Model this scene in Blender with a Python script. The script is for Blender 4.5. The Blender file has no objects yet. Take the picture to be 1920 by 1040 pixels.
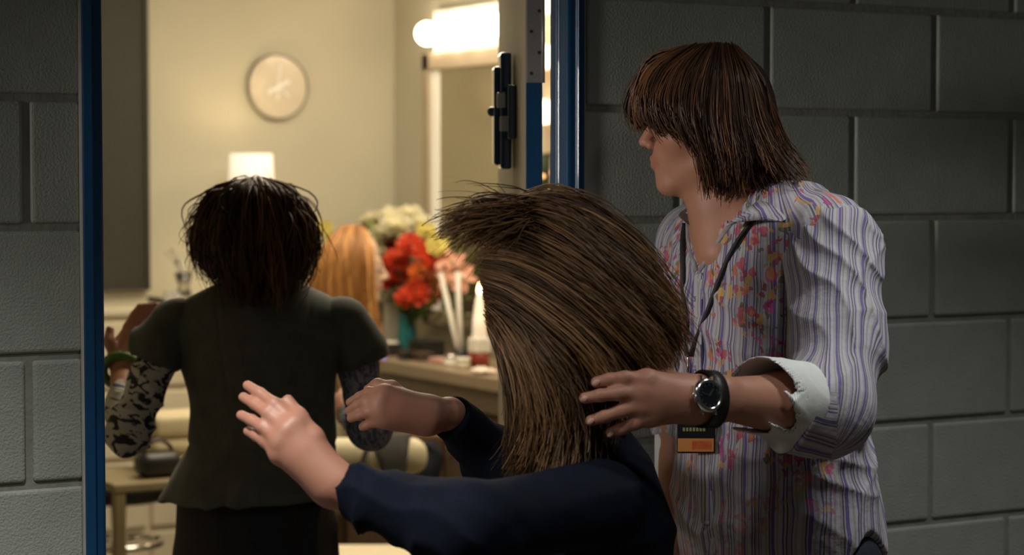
import bpy, bmesh, math, random
import numpy as np
from mathutils import Vector, Matrix

# ------------------------------------------------------------------ camera, world, lights, exposure
SC = bpy.context.scene
COL = SC.collection
CAMZ = 1.60
YAW = math.radians(29.65)
PITCH = math.atan(184 / 4000)
FPX = 4000.0

cam_data = bpy.data.cameras.new('camera')
cam_data.sensor_width = 36.0
cam_data.lens = 36.0 * FPX / 1920
cam_data.clip_end = 60
cam_data.dof.use_dof = True
cam_data.dof.focus_distance = 3.42
cam_data.dof.aperture_fstop = 4.0
cam = bpy.data.objects.new('camera', cam_data)
COL.objects.link(cam)
cam.location = (0, 0, CAMZ)
cam.rotation_euler = (math.pi / 2 - PITCH, 0, -YAW)
SC.camera = cam

world = bpy.data.worlds.new('world')
SC.world = world
world.use_nodes = True
world.node_tree.nodes['Background'].inputs[0].default_value = (0.62, 0.74, 0.80, 1)
world.node_tree.nodes['Background'].inputs[1].default_value = 0.028

SC.view_settings.view_transform = 'Standard'
SC.view_settings.look = 'None'
SC.view_settings.gamma = 1
SC.view_settings.use_curve_mapping = False
SC.view_settings.exposure = 0.0


def lamp(name, kind, loc, energy, color, rot=(0, 0, 0), size=0.1, size_y=None, spot=None, blend=0.6):
    l = bpy.data.lights.new(name, kind)
    l.energy = energy
    l.color = color
    if kind == 'AREA':
        l.size = size
        if size_y:
            l.shape = 'RECTANGLE'
            l.size_y = size_y
    elif kind == 'SPOT':
        l.spot_size = spot
        l.spot_blend = blend
        l.shadow_soft_size = size
    else:
        l.shadow_soft_size = size
    o = bpy.data.objects.new(name, l)
    COL.objects.link(o)
    o.location = loc
    o.rotation_euler = rot
    return o


# recessed downlights of the corridor ceiling (housings are built further down)
DOWNLIGHTS = [((0.40, 2.25, 2.72), 215, math.radians(93)),
              ((1.60, 1.60, 2.72), 24, math.radians(136)),
              ((2.56, 2.26, 2.72), 56, math.radians(90)),
              ((4.5, 2.1, 2.72), 30, math.radians(118))]
for loc, en, sp in DOWNLIGHTS:
    lamp('downlight_lamp', 'SPOT', (loc[0], loc[1], loc[2] - 0.03), en, (1.0, 0.985, 0.93), (0, 0, 0), 0.10, spot=sp, blend=0.9)
# added unseen spot from the left for the man's face and right wall
SIDE_FROM, SIDE_TO = Vector((-1.55, 2.45, 1.80)), Vector((2.45, 3.10, 1.50))
lamp('added_side_spot', 'SPOT', SIDE_FROM, 190, (1.0, 0.93, 0.84), (SIDE_TO - SIDE_FROM).to_track_quat('-Z', 'Y').to_euler(), 0.22, spot=math.radians(18), blend=0.7)
# ceiling panel of the dressing room (its housing is built further down)
for py_, en_ in ((6.0, 27), (4.75, 22)):  # panel nearer the door is added to light the cream chair's back
    lamp('ceiling_panel_lamp', 'AREA', (2.75, py_, 2.66), en_, (1.0, 0.87, 0.64), (0, 0, 0), 1.1, 0.6)


# ------------------------------------------------------------------ helpers
def nrm(v):
    v = np.asarray(v, float)
    return v / (np.linalg.norm(v) + 1e-12)


def P(px, py, Z):
    """local point (right, forward, up from the eye) seen towards a direction at forward distance Z"""
    x = (px - 960) / FPX
    y = -(py - 520) / FPX
    F = math.cos(PITCH) + y * math.sin(PITCH)
    U = y * math.cos(PITCH) - math.sin(PITCH)
    return np.array([x, F, U]) * (Z / F)


CY, SY = math.cos(YAW), math.sin(YAW)


def L2W(v):
    v = np.asarray(v, float)
    o = np.empty_like(v)
    o[..., 0] = v[..., 0] * CY + v[..., 1] * SY
    o[..., 1] = -v[..., 0] * SY + v[..., 1] * CY
    o[..., 2] = v[..., 2] + CAMZ
    return o


def W2L(v):
    v = np.asarray(v, float)
    return np.array([v[0] * CY - v[1] * SY, v[0] * SY + v[1] * CY, v[2] - CAMZ])


def W(px, py, Z):
    return L2W(P(px, py, Z))


def on_y(px, py, Y):
    d = L2W(P(px, py, 1.0)) - np.array([0, 0, CAMZ])
    return d * (Y / d[1]) + np.array([0, 0, CAMZ])


def on_x(px, py, X):
    d = L2W(P(px, py, 1.0)) - np.array([0, 0, CAMZ])
    return d * (X / d[0]) + np.array([0, 0, CAMZ])


def tag(o, label, cat, group=None):
    o['label'] = label
    o['category'] = cat
    if group:
        o['group'] = group
    return o


def thing(name, loc, label, cat, group=None):
    o = bpy.data.objects.new(name, None)
    o.empty_display_size = 0.05
    COL.objects.link(o)
    o.location = [float(c) for c in loc]
    return tag(o, label, cat, group)


def struct(o):
    o['kind'] = 'structure'
    return o


def wloc(o):
    l = Vector(o.location)
    while o.parent:
        o = o.parent
        l = l + Vector(o.location)
    return np.array(l)


def mesh_obj(name, verts, faces, mat=None, parent=None, smooth=False, base=None, attrs=None):
    """verts in world coordinates; base = object origin for a top-level mesh"""
    verts = np.asarray(verts, float)
    off = np.zeros(3)
    loc = np.zeros(3)
    if parent is not None:
        off = wloc(parent)
    elif base is not None:
        off = np.asarray(base, float)
        loc = off
    me = bpy.data.meshes.new(name)
    if isinstance(faces, np.ndarray):
        faces = faces.tolist()
    me.from_pydata((verts - off).tolist(), [], faces)
    me.update()
    if smooth:
        me.polygons.foreach_set('use_smooth', np.ones(len(me.polygons), bool))
    if attrs:
        for k, a in attrs.items():
            at = me.attributes.new(k, 'FLOAT', 'POINT')
            at.data.foreach_set('value', np.asarray(a, np.float32))
    if mat:
        me.materials.append(mat)
    o = bpy.data.objects.new(name, me)
    COL.objects.link(o)
    o.location = loc.tolist()
    if parent is not None:
        o.parent = parent
    return o


class MB:
    """collects shapes into one mesh"""
    def __init__(self):
        self.v = []
        self.f = []

    def add(self, vs, fs):
        n = len(self.v)
        self.v += [tuple(float(c) for c in v) for v in vs]
        self.f += [[i + n for i in f] for f in fs]
        return self

    def box(self, lo, hi, bev=0.0, seg=2, frame=None):
        lo = np.array(lo, float); hi = np.array(hi, float)
        bm = bmesh.new()
        bmesh.ops.create_cube(bm, size=1.0)
        c = (lo + hi) / 2; s = hi - lo
        for v in bm.verts:
            v.co = Vector((v.co.x * s[0], v.co.y * s[1], v.co.z * s[2]))
        if bev > 0:
            bmesh.ops.bevel(bm, geom=list(bm.edges), offset=min(bev, 0.49 * s.min()), segments=seg, affect='EDGES', profile=0.5)
        bm.verts.ensure_lookup_table()
        bm.verts.index_update()
        vs = []
        for v in bm.verts:
            q = np.array(v.co) + c
            if frame is not None:
                q = frame[0] + q[0] * frame[1] + q[1] * frame[2] + q[2] * frame[3]
            vs.append(q)
        self.add(vs, [[v.index for v in f.verts] for f in bm.faces])
        bm.free()
        return self

    def lathe(self, prof, c, n=24, axis=2, frame=None):
        c = np.array(c, float)
        vs = []; fs = []
        m = len(prof)
        for i in range(n):
            t = 2 * math.pi * i / n
            for r, h in prof:
                q = np.array([r * math.cos(t), r * math.sin(t), h])
                if frame is not None:
                    q = q[0] * frame[0] + q[1] * frame[1] + q[2] * frame[2]
                elif axis == 0:
                    q = q[[2, 0, 1]]
                elif axis == 1:
                    q = q[[0, 2, 1]]
                vs.append(c + q)
        for i in range(n):
            for j in range(m - 1):
                a = i * m + j; b = ((i + 1) % n) * m + j
                fs.append([a, b, b + 1, a + 1])
        fs.append([i * m for i in range(n)][::-1])
        fs.append([i * m + m - 1 for i in range(n)])
        return self.add(vs, fs)

    def tube(self, pts, r, n=10, flat=None):
        pts = np.array(pts, float)
        k = len(pts)
        rs = np.full(k, r) if np.isscalar(r) else np.array(r, float)
        vs = []; fs = []
        tang = np.gradient(pts, axis=0)
        u = None
        for i in range(k):
            t = nrm(tang[i])
            if u is None:
                a = np.array([0, 0, 1.0]) if abs(t[2]) < 0.9 else np.array([1.0, 0, 0])
                u = nrm(np.cross(t, a))
            else:
                u = nrm(u - t * np.dot(u, t))
            w = np.cross(t, u)
            for j in range(n):
                an = 2 * math.pi * j / n
                vs.append(pts[i] + rs[i] * (math.cos(an) * u + math.sin(an) * w))
        for i in range(k - 1):
            for j in range(n):
                a = i * n + j; b = i * n + (j + 1) % n
                fs.append([a, b, b + n, a + n])
        fs.append(list(range(n))[::-1])
        fs.append([(k - 1) * n + j for j in range(n)])
        return self.add(vs, fs)

    def ball(self, c, r, n=12, m=8, frame=None):
        c = np.array(c, float)
        r = np.array([r, r, r], float) if np.isscalar(r) else np.array(r, float)
        vs = []; fs = []
        for i in range(m + 1):
            th = math.pi * i / m
            for j in range(n):
                ph = 2 * math.pi * j / n
                q = np.array([math.sin(th) * math.cos(ph), math.sin(th) * math.sin(ph), math.cos(th)]) * r
                if frame is not None:
                    q = q[0] * frame[0] + q[1] * frame[1] + q[2] * frame[2]
                vs.append(c + q)
        for i in range(m):
            for j in range(n):
                a = i * n + j; b = i * n + (j + 1) % n
                fs.append([a, a + n, b + n, b])
        return self.add(vs, fs)

    def prism(self, poly, z0, z1, f3):
        """poly of (a,b); f3(a,b,h)->point"""
        n = len(poly)
        vs = [f3(a, b, z0) for a, b in poly] + [f3(a, b, z1) for a, b in poly]
        fs = [list(range(n))[::-1], [n + i for i in range(n)]]
        for i in range(n):
            j = (i + 1) % n
            fs.append([i, j, n + j, n + i])
        return self.add(vs, fs)

    def build(self, name, mat=None, parent=None, smooth=False, base=None):
        return mesh_obj(name, np.array(self.v), self.f, mat, parent, smooth, base)


def autosmooth(o, deg=40):
    me = o.data
    me.polygons.foreach_set('use_smooth', np.ones(len(me.polygons), bool))
    bm = bmesh.new(); bm.from_mesh(me)
    lim = math.radians(deg)
    for e in bm.edges:
        if len(e.link_faces) == 2 and e.calc_face_angle(0) > lim:
            e.smooth = False
    bm.to_mesh(me); bm.free()
    return o


# ------------------------------------------------------------------ materials
MATS = {}


def mat(name, col, rough=0.6, metal=0.0, var=0.0, vscale=8.0, bump=0.0, bscale=60.0, spec=0.5, emit=None, estr=0.0,
        trans=0.0, coat=0.0, sheen=0.0, sss=0.0, detail=4.0, bdist=0.002, alpha=1.0):
    if name in MATS:
        return MATS[name]
    m = bpy.data.materials.new(name)
    m.use_nodes = True
    nt = m.node_tree
    b = nt.nodes['Principled BSDF']
    b.inputs['Base Color'].default_value = (*col, 1)
    b.inputs['Roughness'].default_value = rough
    b.inputs['Metallic'].default_value = metal
    b.inputs['Specular IOR Level'].default_value = spec
    b.inputs['Transmission Weight'].default_value = trans
    b.inputs['Coat Weight'].default_value = coat
    b.inputs['Sheen Weight'].default_value = sheen
    b.inputs['Alpha'].default_value = alpha
    if sss:
        b.inputs['Subsurface Weight'].default_value = sss
        b.inputs['Subsurface Radius'].default_value = (0.012, 0.005, 0.003)
    if emit:
        b.inputs['Emission Color'].default_value = (*emit, 1)
        b.inputs['Emission Strength'].default_value = estr
    tc = nt.nodes.new('ShaderNodeTexCoord')
    if var > 0:
        n = nt.nodes.new('ShaderNodeTexNoise')
        n.inputs['Scale'].default_value = vscale
        n.inputs['Detail'].default_value = detail
        nt.links.new(tc.outputs['Object'], n.inputs['Vector'])
        r = nt.nodes.new('ShaderNodeValToRGB')
        r.color_ramp.elements[0].position = 0.3
        r.color_ramp.elements[1].position = 0.7
        r.color_ramp.elements[0].color = (*[max(c * (1 - var), 0) for c in col], 1)
        r.color_ramp.elements[1].color = (*[min(c * (1 + var), 1) for c in col], 1)
        nt.links.new(n.outputs['Fac'], r.inputs['Fac'])
        nt.links.new(r.outputs['Color'], b.inputs['Base Color'])
    if bump > 0:
        n = nt.nodes.new('ShaderNodeTexNoise')
        n.inputs['Scale'].default_value = bscale
        n.inputs['Detail'].default_value = 5
        nt.links.new(tc.outputs['Object'], n.inputs['Vector'])
        bp = nt.nodes.new('ShaderNodeBump')
        bp.inputs['Strength'].default_value = bump
        bp.inputs['Distance'].default_value = bdist
        nt.links.new(n.outputs['Fac'], bp.inputs['Height'])
        nt.links.new(bp.outputs['Normal'], b.inputs['Normal'])
    MATS[name] = m
    return m


def node_mat(name, rough=0.7):
    m = bpy.data.materials.new(name)
    m.use_nodes = True
    MATS[name] = m
    return m, m.node_tree, m.node_tree.nodes['Principled BSDF']


def attr(nt, nm):
    n = nt.nodes.new('ShaderNodeAttribute')
    n.attribute_name = nm
    return n.outputs['Fac']


def mth(nt, op, a, b=None, c=None):
    n = nt.nodes.new('ShaderNodeMath')
    n.operation = op
    for i, x in enumerate((a, b, c)):
        if x is None:
            continue
        if isinstance(x, (int, float)):
            n.inputs[i].default_value = x
        else:
            nt.links.new(x, n.inputs[i])
    return n.outputs[0]


def mixc(nt, fac, a, b):
    n = nt.nodes.new('ShaderNodeMix')
    n.data_type = 'RGBA'
    for i, x in ((0, fac), (6, a), (7, b)):
        if isinstance(x, tuple):
            n.inputs[i].default_value = (*x, 1)
        elif isinstance(x, (int, float)):
            n.inputs[i].default_value = x
        else:
            nt.links.new(x, n.inputs[i])
    return n.outputs[2]


def hair_mat(name, dark, light, rough=0.42):
    m, nt, b = node_mat(name)
    r = attr(nt, 'rnd')
    al = attr(nt, 'along')
    ramp = nt.nodes.new('ShaderNodeValToRGB')
    ramp.color_ramp.elements[0].color = (*dark, 1)
    ramp.color_ramp.elements[1].color = (*light, 1)
    ramp.color_ramp.elements[0].position = 0.25
    nt.links.new(r, ramp.inputs['Fac'])
    nt.links.new(ramp.outputs['Color'], b.inputs['Base Color'])
    b.inputs['Roughness'].default_value = rough
    b.inputs['Specular IOR Level'].default_value = 0.45
    b.inputs['Anisotropic'].default_value = 0.5
    return m


# ------------------------------------------------------------------ signed distance modelling (smooth bodies and clothes)
class Sdf:
    def __init__(self):
        self.ops = []
        self.post = []

    def cone(self, a, b, ra, rb, k=0.02, sub=False):
        self.ops.append(('c', np.asarray(a, np.float32), np.asarray(b, np.float32), ra, rb, k, sub)); return self

    def ball(self, c, r, k=0.02, sub=False):
        return self.cone(c, np.asarray(c) + [0, 0, 1e-4], r, r, k, sub)

    def ell(self, c, r, axes=None, k=0.02, sub=False):
        A = np.eye(3) if axes is None else np.array([nrm(x) for x in axes])
        self.ops.append(('e', np.asarray(c, np.float32), np.asarray(r, np.float32), A.astype(np.float32), None, k, sub)); return self

    def chain(self, pts, rs, k=0.02):
        for i in range(len(pts) - 1):
            self.cone(pts[i], pts[i + 1], rs[i], rs[i + 1], k)
        return self

    def cut(self, c, n, k=0.003):
        """keep the side towards -n"""
        self.ops.append(('p', np.asarray(c, np.float32), nrm(n).astype(np.float32), 0, 0, k, 'max')); return self

    def eval(self, p):
        d = np.full(len(p), 9.0, np.float32)
        for op in self.ops:
            kind = op[0]; k = op[5]
            if kind == 'c':
                a, b, ra, rb = op[1:5]
                pa = p - a; ba = b - a
                h = np.clip(pa @ ba / max(float(ba @ ba), 1e-12), 0, 1)
                q = pa - h[:, None] * ba
                e = np.sqrt(np.einsum('ij,ij->i', q, q)) - (ra + (rb - ra) * h)
            elif kind == 'e':
                q = (p - op[1]) @ op[3].T
                q1 = q / op[2]; q2 = q1 / op[2]
                k0 = np.sqrt(np.einsum('ij,ij->i', q1, q1)); k1 = np.sqrt(np.einsum('ij,ij->i', q2, q2)) + 1e-9
                e = np.where(k0 < 1e-4, -op[2].min(), k0 * (k0 - 1) / k1)
            else:
                e = (p - op[1]) @ op[2]
            if op[6] == 'max' or op[6] is True:
                if op[6] is True:
                    e = -e
                h = np.maximum(k - np.abs(d - e), 0) / k
                d = np.maximum(d, e) + h * h * k * 0.25
            else:
                h = np.maximum(k - np.abs(d - e), 0) / k
                d = np.minimum(d, e) - h * h * k * 0.25
        for f in self.post:
            d = f(p, d)
        return d.astype(np.float32)

    def mesh(self, lo, hi, vox, R=4):
        lo = np.asarray(lo, float); hi = np.asarray(hi, float)
        nc = np.maximum(np.ceil((hi - lo) / (vox * R)).astype(int), 1)
        g = [lo[i] + np.arange(nc[i] + 1) * vox * R for i in range(3)]
        cp = np.stack(np.meshgrid(*g, indexing='ij'), -1).reshape(-1, 3).astype(np.float32)
        cd = self.eval(cp).reshape(nc + 1)
        ab = np.abs(cd)
        mn = ab[:-1, :-1, :-1]
        for dx in (0, 1):
            for dy in (0, 1):
                for dz in (0, 1):
                    mn = np.minimum(mn, ab[dx:dx + nc[0], dy:dy + nc[1], dz:dz + nc[2]])
        act = mn < vox * R * 1.6
        nf = nc * R + 1
        idx = [np.minimum(np.arange(nf[i]) // R, nc[i] - 1) for i in range(3)]
        ridx = [np.minimum((np.arange(nf[i]) + R // 2) // R, nc[i]) for i in range(3)]
        full = cd[np.ix_(*ridx)].copy()
        m = np.zeros(nf, bool)
        cells = np.argwhere(act)
        for dx in range(R + 1):
            for dy in range(R + 1):
                for dz in range(R + 1):
                    m[cells[:, 0] * R + dx, cells[:, 1] * R + dy, cells[:, 2] * R + dz] = True
        ii = np.argwhere(m)
        pts = (lo + ii * vox).astype(np.float32)
        out = np.empty(len(pts), np.float32)
        for s in range(0, len(pts), 400000):
            out[s:s + 400000] = self.eval(pts[s:s + 400000])
        full[m] = out
        return surface_nets(full, lo, vox)


def surface_nets(D, lo, vox):
    ins = D < 0
    n = np.array(D.shape)
    c = np.zeros(n - 1, np.int8)
    for dx in (0, 1):
        for dy in (0, 1):
            for dz in (0, 1):
                c += ins[dx:n[0] - 1 + dx, dy:n[1] - 1 + dy, dz:n[2] - 1 + dz]
    cells = np.argwhere((c > 0) & (c < 8))
    if len(cells) == 0:
        return np.zeros((0, 3)), []
    vid = np.full(n - 1, -1, np.int32)
    vid[cells[:, 0], cells[:, 1], cells[:, 2]] = np.arange(len(cells))
    acc = np.zeros((len(cells), 3)); cnt = np.zeros(len(cells))
    for ax in range(3):
        o1, o2 = [a for a in range(3) if a != ax]
        for u in (0, 1):
            for v in (0, 1):
                a = cells.copy(); a[:, o1] += u; a[:, o2] += v
                b = a.copy(); b[:, ax] += 1
                da = D[a[:, 0], a[:, 1], a[:, 2]]; db = D[b[:, 0], b[:, 1], b[:, 2]]
                s = (da < 0) != (db < 0)
                t = np.where(s, da / np.where(s, da - db, 1), 0)
                pt = a.astype(float); pt[:, ax] += t
                acc[s] += pt[s]; cnt[s] += 1
    verts = lo + acc / cnt[:, None] * vox
    quads = []
    for ax in range(3):
        o1, o2 = (ax + 1) % 3, (ax + 2) % 3
        sl0 = [slice(None)] * 3; sl1 = [slice(None)] * 3
        sl0[ax] = slice(0, -1); sl1[ax] = slice(1, None)
        x = ins[tuple(sl0)] != ins[tuple(sl1)]
        e = np.argwhere(x)
        ok = (e[:, o1] > 0) & (e[:, o2] > 0) & (e[:, o1] < n[o1] - 1) & (e[:, o2] < n[o2] - 1)
        e = e[ok]
        if len(e) == 0:
            continue
        q = []
        for u, v in ((1, 1), (0, 1), (0, 0), (1, 0)):
            k = e.copy(); k[:, o1] -= u; k[:, o2] -= v
            q.append(vid[k[:, 0], k[:, 1], k[:, 2]])
        q = np.stack(q, 1)
        flip = ~ins[e[:, 0], e[:, 1], e[:, 2]]
        q[flip] = q[flip][:, ::-1]
        quads.append(q)
    F = np.concatenate(quads)
    return verts, F[(F >= 0).all(1)]


def sdf_obj(name, sdf, boxes, material, parent, attrs=None):
    """boxes: list of (lo, hi, vox) in local coordinates, evaluated from one distance field into one mesh"""
    V = []; Fs = []; n = 0
    for lo, hi, vox in boxes:
        v, f = sdf.mesh(lo, hi, vox)
        if len(v) == 0:
            continue
        V.append(v); Fs.append(np.asarray(f) + n); n += len(v)
    V = np.concatenate(V); Fs = np.concatenate(Fs)
    at = attrs(V) if attrs else None
    return mesh_obj(name, L2W(V), Fs, material, parent, True, attrs=at)


def bbox(*pts, pad=0.05):
    p = np.array(pts)
    return p.min(0) - pad, p.max(0) + pad


def folds(amp, freq, d1, warp=0.6, seed=0.0, sharp=True):
    d1 = np.array(d1, np.float32)

    def f(p, d):
        near = np.abs(d) < 0.05
        q = p[near]
        w = np.sin(q[:, 0] * 17 + seed) + np.sin(q[:, 2] * 13 + seed * 2.3) + np.sin(q[:, 1] * 19 + seed * 1.7)
        w2 = np.sin(q[:, 2] * 31 + q[:, 0] * 11 + seed) + np.sin(q[:, 0] * 41 - q[:, 1] * 23 + seed)
        s = np.sin((q @ d1) * freq + warp * 2 * w + 0.5 * w2)
        if sharp:
            s = 1 - 2 * np.abs(s) ** 0.7
        m = 0.55 + 0.45 * np.sin(q[:, 0] * 9 + q[:, 2] * 7 + seed * 3)
        d = d.copy()
        d[near] -= amp * s * m
        return d
    return f


def head_sdf(S, o, fwd, side, up, sc=1.0, female=False):
    fwd, side, up = nrm(fwd), nrm(side), nrm(up)
    A = (fwd, side, up)

    def q(x, y, z):
        return o + sc * (x * fwd + y * side + z * up)

    def e(c, r, k):
        S.ell(q(*c), np.array(r) * sc, A, k * sc)

    def cn(a, b, ra, rb, k):
        S.cone(q(*a), q(*b), ra * sc, rb * sc, k * sc)
    jw = 0.9 if female else 1.0
    e((-.012, 0, .035), (.092, .075, .085), .02)
    e((.03, 0, -.035), (.056, .056 * jw, .07), .03)
    for s in (-1, 1):
        cn((-.018, s * .054 * jw, -.05), (.06, s * .014, -.098), .017 * jw, .015, .025)
        cn((.074, s * .012, .02), (.064, s * .04, .022), .012, .011, .018)
        S.ball(q(.052, s * .043, -.02), .021 * sc, .03 * sc)
    S.ball(q(.072, 0, -.098), .017 * sc, .02 * sc)
    e((.068, 0, -.058), (.025, .027, .03), .02)
    for s in (-1, 1):
        S.ball(q(.096, s * .033, -.002), .016 * sc, .014 * sc, True)
        S.ball(q(.073, s * .032, -.001), .0125 * sc, .004 * sc)
        cn((.082, s * .02, .0085), (.078, s * .045, .006), .0042, .0035, .006)
    cn((.084, 0, .012), (.107, 0, -.026), .0075, .0095, .012)
    for s in (-1, 1):
        S.ball(q(.097, s * .011, -.032), .0078 * sc, .006 * sc)
    for s in (-1, 1):
        cn((.0935, 0, -.0545), (.084, s * .021, -.058), .0052, .003, .004)
        cn((.0915, 0, -.066), (.083, s * .019, -.0625), .006, .0035, .005)
        S.ell(q(-.006, s * .074, -.008), np.array((.017, .007, .03)) * sc, A, .008 * sc)
    return q


def hand_sdf(S, wrist, palm, fingers, thumb, rw=0.027, rp=0.022, rf=0.0092, kn=0.012):
    """fingers: lists of joint points from knuckle to tip"""
    for f in fingers:
        S.cone(wrist, f[0], rw * 0.8, rp * 0.62, 0.02)
    S.cone(wrist, palm, rw, rp, 0.02)
    for f in fingers:
        n = len(f)
        for i in range(n - 1):
            r0 = rf * (1.08 - 0.10 * i); r1 = rf * (1.08 - 0.10 * (i + 1))
            S.cone(f[i], f[i + 1], r0, r1, 0.004 if i else 0.010)
        S.ball(f[0], rf * 1.06, 0.010)
    n = len(thumb)
    for i in range(n - 1):
        S.cone(thumb[i], thumb[i + 1], rf * (1.5 - 0.22 * i), rf * (1.28 - 0.2 * i), 0.010)


# ------------------------------------------------------------------ hair
def resample(g, m):
    g = np.array(g, float)
    n = len(g)
    t = np.linspace(0, n - 1, m)
    out = []
    for x in t:
        i = min(int(x), n - 2); f = x - i
        p0 = g[max(i - 1, 0)]; p1 = g[i]; p2 = g[i + 1]; p3 = g[min(i + 2, n - 1)]
        out.append(0.5 * ((2 * p1) + (-p0 + p2) * f + (2 * p0 - 5 * p1 + 4 * p2 - p3) * f * f + (-p0 + 3 * p1 - 3 * p2 + p3) * f ** 3))
    return np.array(out)


def hair_obj(name, guides, n, rad, material, parent, seed=1, jit=0.006, wav=0.004, m=14, closed=False, clump=40, lenv=(0.82, 1.04), cjit=1.0):
    """many tapered strands flowing between hand-set guide curves (local coordinates)"""
    rng = np.random.default_rng(seed)
    G = np.array([resample(g, m) for g in guides])
    ng = len(G)
    V = []; F = []; R = []; AL = []
    ph = np.linspace(0, 1, m)
    cl = rng.normal(0, 1, (clump, 3)) * jit * 1.2 * cjit
    clr = rng.random(clump)
    cln = rng.uniform(0.86, 1.04, clump)
    K = 3
    base = 0
    for s in range(n):
        x = rng.random() * (ng if closed else ng - 1)
        i = int(x); f = x - i
        f = f * f * (3 - 2 * f) * 0.4 + f * 0.6
        c = G[i % ng] * (1 - f) + G[(i + 1) % ng] * f
        ci = int(x / ng * clump) % clump
        L = rng.uniform(*lenv) * cln[ci]
        t = np.clip(ph * L, 0, 1) * (m - 1)
        i0 = np.minimum(t.astype(int), m - 2); ff = (t - i0)[:, None]
        c = c[i0] * (1 - ff) + c[i0 + 1] * ff
        off = rng.normal(0, jit, 3)
        c = c + off * (0.55 + 0.7 * ph[:, None]) + cl[ci] * (ph[:, None] ** 1.5)
        w = rng.normal(0, 1, 3) * wav
        c = c + w * np.sin(ph[:, None] * rng.uniform(2, 6) + rng.uniform(0, 6)) * ph[:, None]
        r = rad * rng.uniform(0.6, 1.25) * (0.55 + 0.45 * np.minimum(ph * 5, 1)) * (1 - 0.72 * ph ** 2.2)
        tg = np.gradient(c, axis=0)
        tg /= np.linalg.norm(tg, axis=1)[:, None] + 1e-9
        a = nrm(rng.normal(0, 1, 3))
        u = np.cross(tg, a); u /= np.linalg.norm(u, axis=1)[:, None] + 1e-9
        v = np.cross(tg, u)
        ring = []
        for j in range(K):
            an = 2 * math.pi * j / K
            ring.append(c + r[:, None] * (math.cos(an) * 1.5 * u + math.sin(an) * 0.8 * v))
        ring = np.stack(ring, 1).reshape(-1, 3)
        V.append(ring)
        a0 = base + (np.arange(m - 1)[:, None] * K + np.arange(K)[None, :])
        b0 = base + (np.arange(m - 1)[:, None] * K + (np.arange(K)[None, :] + 1) % K)
        F.append(np.stack([a0, b0, b0 + K, a0 + K], -1).reshape(-1, 4))
        rv = np.clip(0.6 * clr[ci] + 0.4 * rng.random(), 0, 1)
        R.append(np.full(m * K, rv)); AL.append(np.repeat(ph, K))
        base += m * K
    return mesh_obj(name, L2W(np.concatenate(V)), np.concatenate(F), material, parent, True,
                    attrs={'rnd': np.concatenate(R), 'along': np.concatenate(AL)})

# ------------------------------------------------------------------ shared materials
M_BLOCK = mat('painted_block', (0.365, 0.39, 0.345), 0.6, var=0.07, vscale=14, bump=0.6, bscale=230, bdist=0.0035)
M_MORTAR = mat('mortar', (0.27, 0.27, 0.235), 0.8, var=0.15, vscale=20, bump=0.5, bscale=120, bdist=0.003)
M_BLUE = mat('blue_frame_paint', (0.010, 0.066, 0.165), 0.33, var=0.08, vscale=9, bump=0.12, bscale=40, coat=0.2)
M_BLUEGLOSS = mat('glossy_blue', (0.008, 0.05, 0.13), 0.12, coat=0.6, var=0.05)
M_DOOR = mat('door_paint', (0.33, 0.29, 0.22), 0.5, var=0.05, vscale=6, bump=0.1, bscale=50)
M_STEEL = mat('dull_steel', (0.42, 0.40, 0.40), 0.45, metal=0.6, var=0.08, vscale=30)
M_SCREW = mat('screw_steel', (0.12, 0.11, 0.11), 0.4, metal=0.8)
M_CREAM = mat('cream_wall_paint', (0.58, 0.55, 0.43), 0.72, var=0.025, vscale=3, bump=0.12, bscale=120)
M_CEIL = mat('ceiling_paint', (0.6, 0.58, 0.5), 0.85, var=0.03, vscale=6)
M_FLOOR = mat('floor_vinyl', (0.11, 0.085, 0.06), 0.45, var=0.15, vscale=5, bump=0.05)
M_BOARD = mat('dark_board', (0.034, 0.033, 0.024), 0.62, var=0.08, vscale=30, bump=0.1, bscale=200)
M_BOARDF = mat('board_frame', (0.04, 0.038, 0.028), 0.45, var=0.05)
M_WOOD = mat('brown_cabinet_wood', (0.095, 0.046, 0.022), 0.45, var=0.22, vscale=5)
M_TOP = mat('counter_laminate', (0.26, 0.20, 0.13), 0.35, var=0.08, vscale=25)
M_WHITE = mat('white_plastic', (0.78, 0.74, 0.66), 0.4, var=0.02)
M_IVORY = mat('ivory_paint', (0.66, 0.58, 0.43), 0.5, var=0.04)
M_CHROME = mat('chrome', (0.75, 0.73, 0.7), 0.12, metal=1.0, var=0.02)
M_BLACK = mat('black_plastic', (0.012, 0.011, 0.011), 0.4, var=0.1)
M_BULB = mat('lit_bulb', (1, 0.95, 0.85), 0.4, emit=(1.0, 0.80, 0.56), estr=15.0)
M_LAMPFACE = mat('lit_diffuser', (1, 1, 0.95), 0.5, emit=(0.92, 0.97, 1.0), estr=3.0)
M_WARMFACE = mat('lit_warm_diffuser', (1, 1, 0.95), 0.5, emit=(1.0, 0.85, 0.6), estr=2.5)

# ------------------------------------------------------------------ the setting
WY = 3.28                      # corridor face of the block wall
ZT = 2.75
CH = 0.2038
BL = 0.409
JZ = 1.7285                    # height of one bed joint
JX = 2.630                     # a head joint in the course under that bed joint
OPL, OPR, OPT = 1.085, 2.008, 2.15      # rough opening

fl = MB().box((-2.2, -1.6, -0.06), (6.2, 8.0, 0.0)).build('floor', M_FLOOR)
struct(fl)
wall = MB()
wall.box((-0.9, WY + 0.006, 0), (OPL, WY + 0.044, ZT))
wall.box((OPR, WY + 0.006, 0), (5.2, WY + 0.044, ZT))
wall.box((OPL, WY + 0.006, OPT), (OPR, WY + 0.044, ZT))
wall_c = struct(wall.build('wall_corridor', M_MORTAR))
wall_c['label'] = 'painted concrete block wall of the corridor'
BLKCACHE = {}


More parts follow.
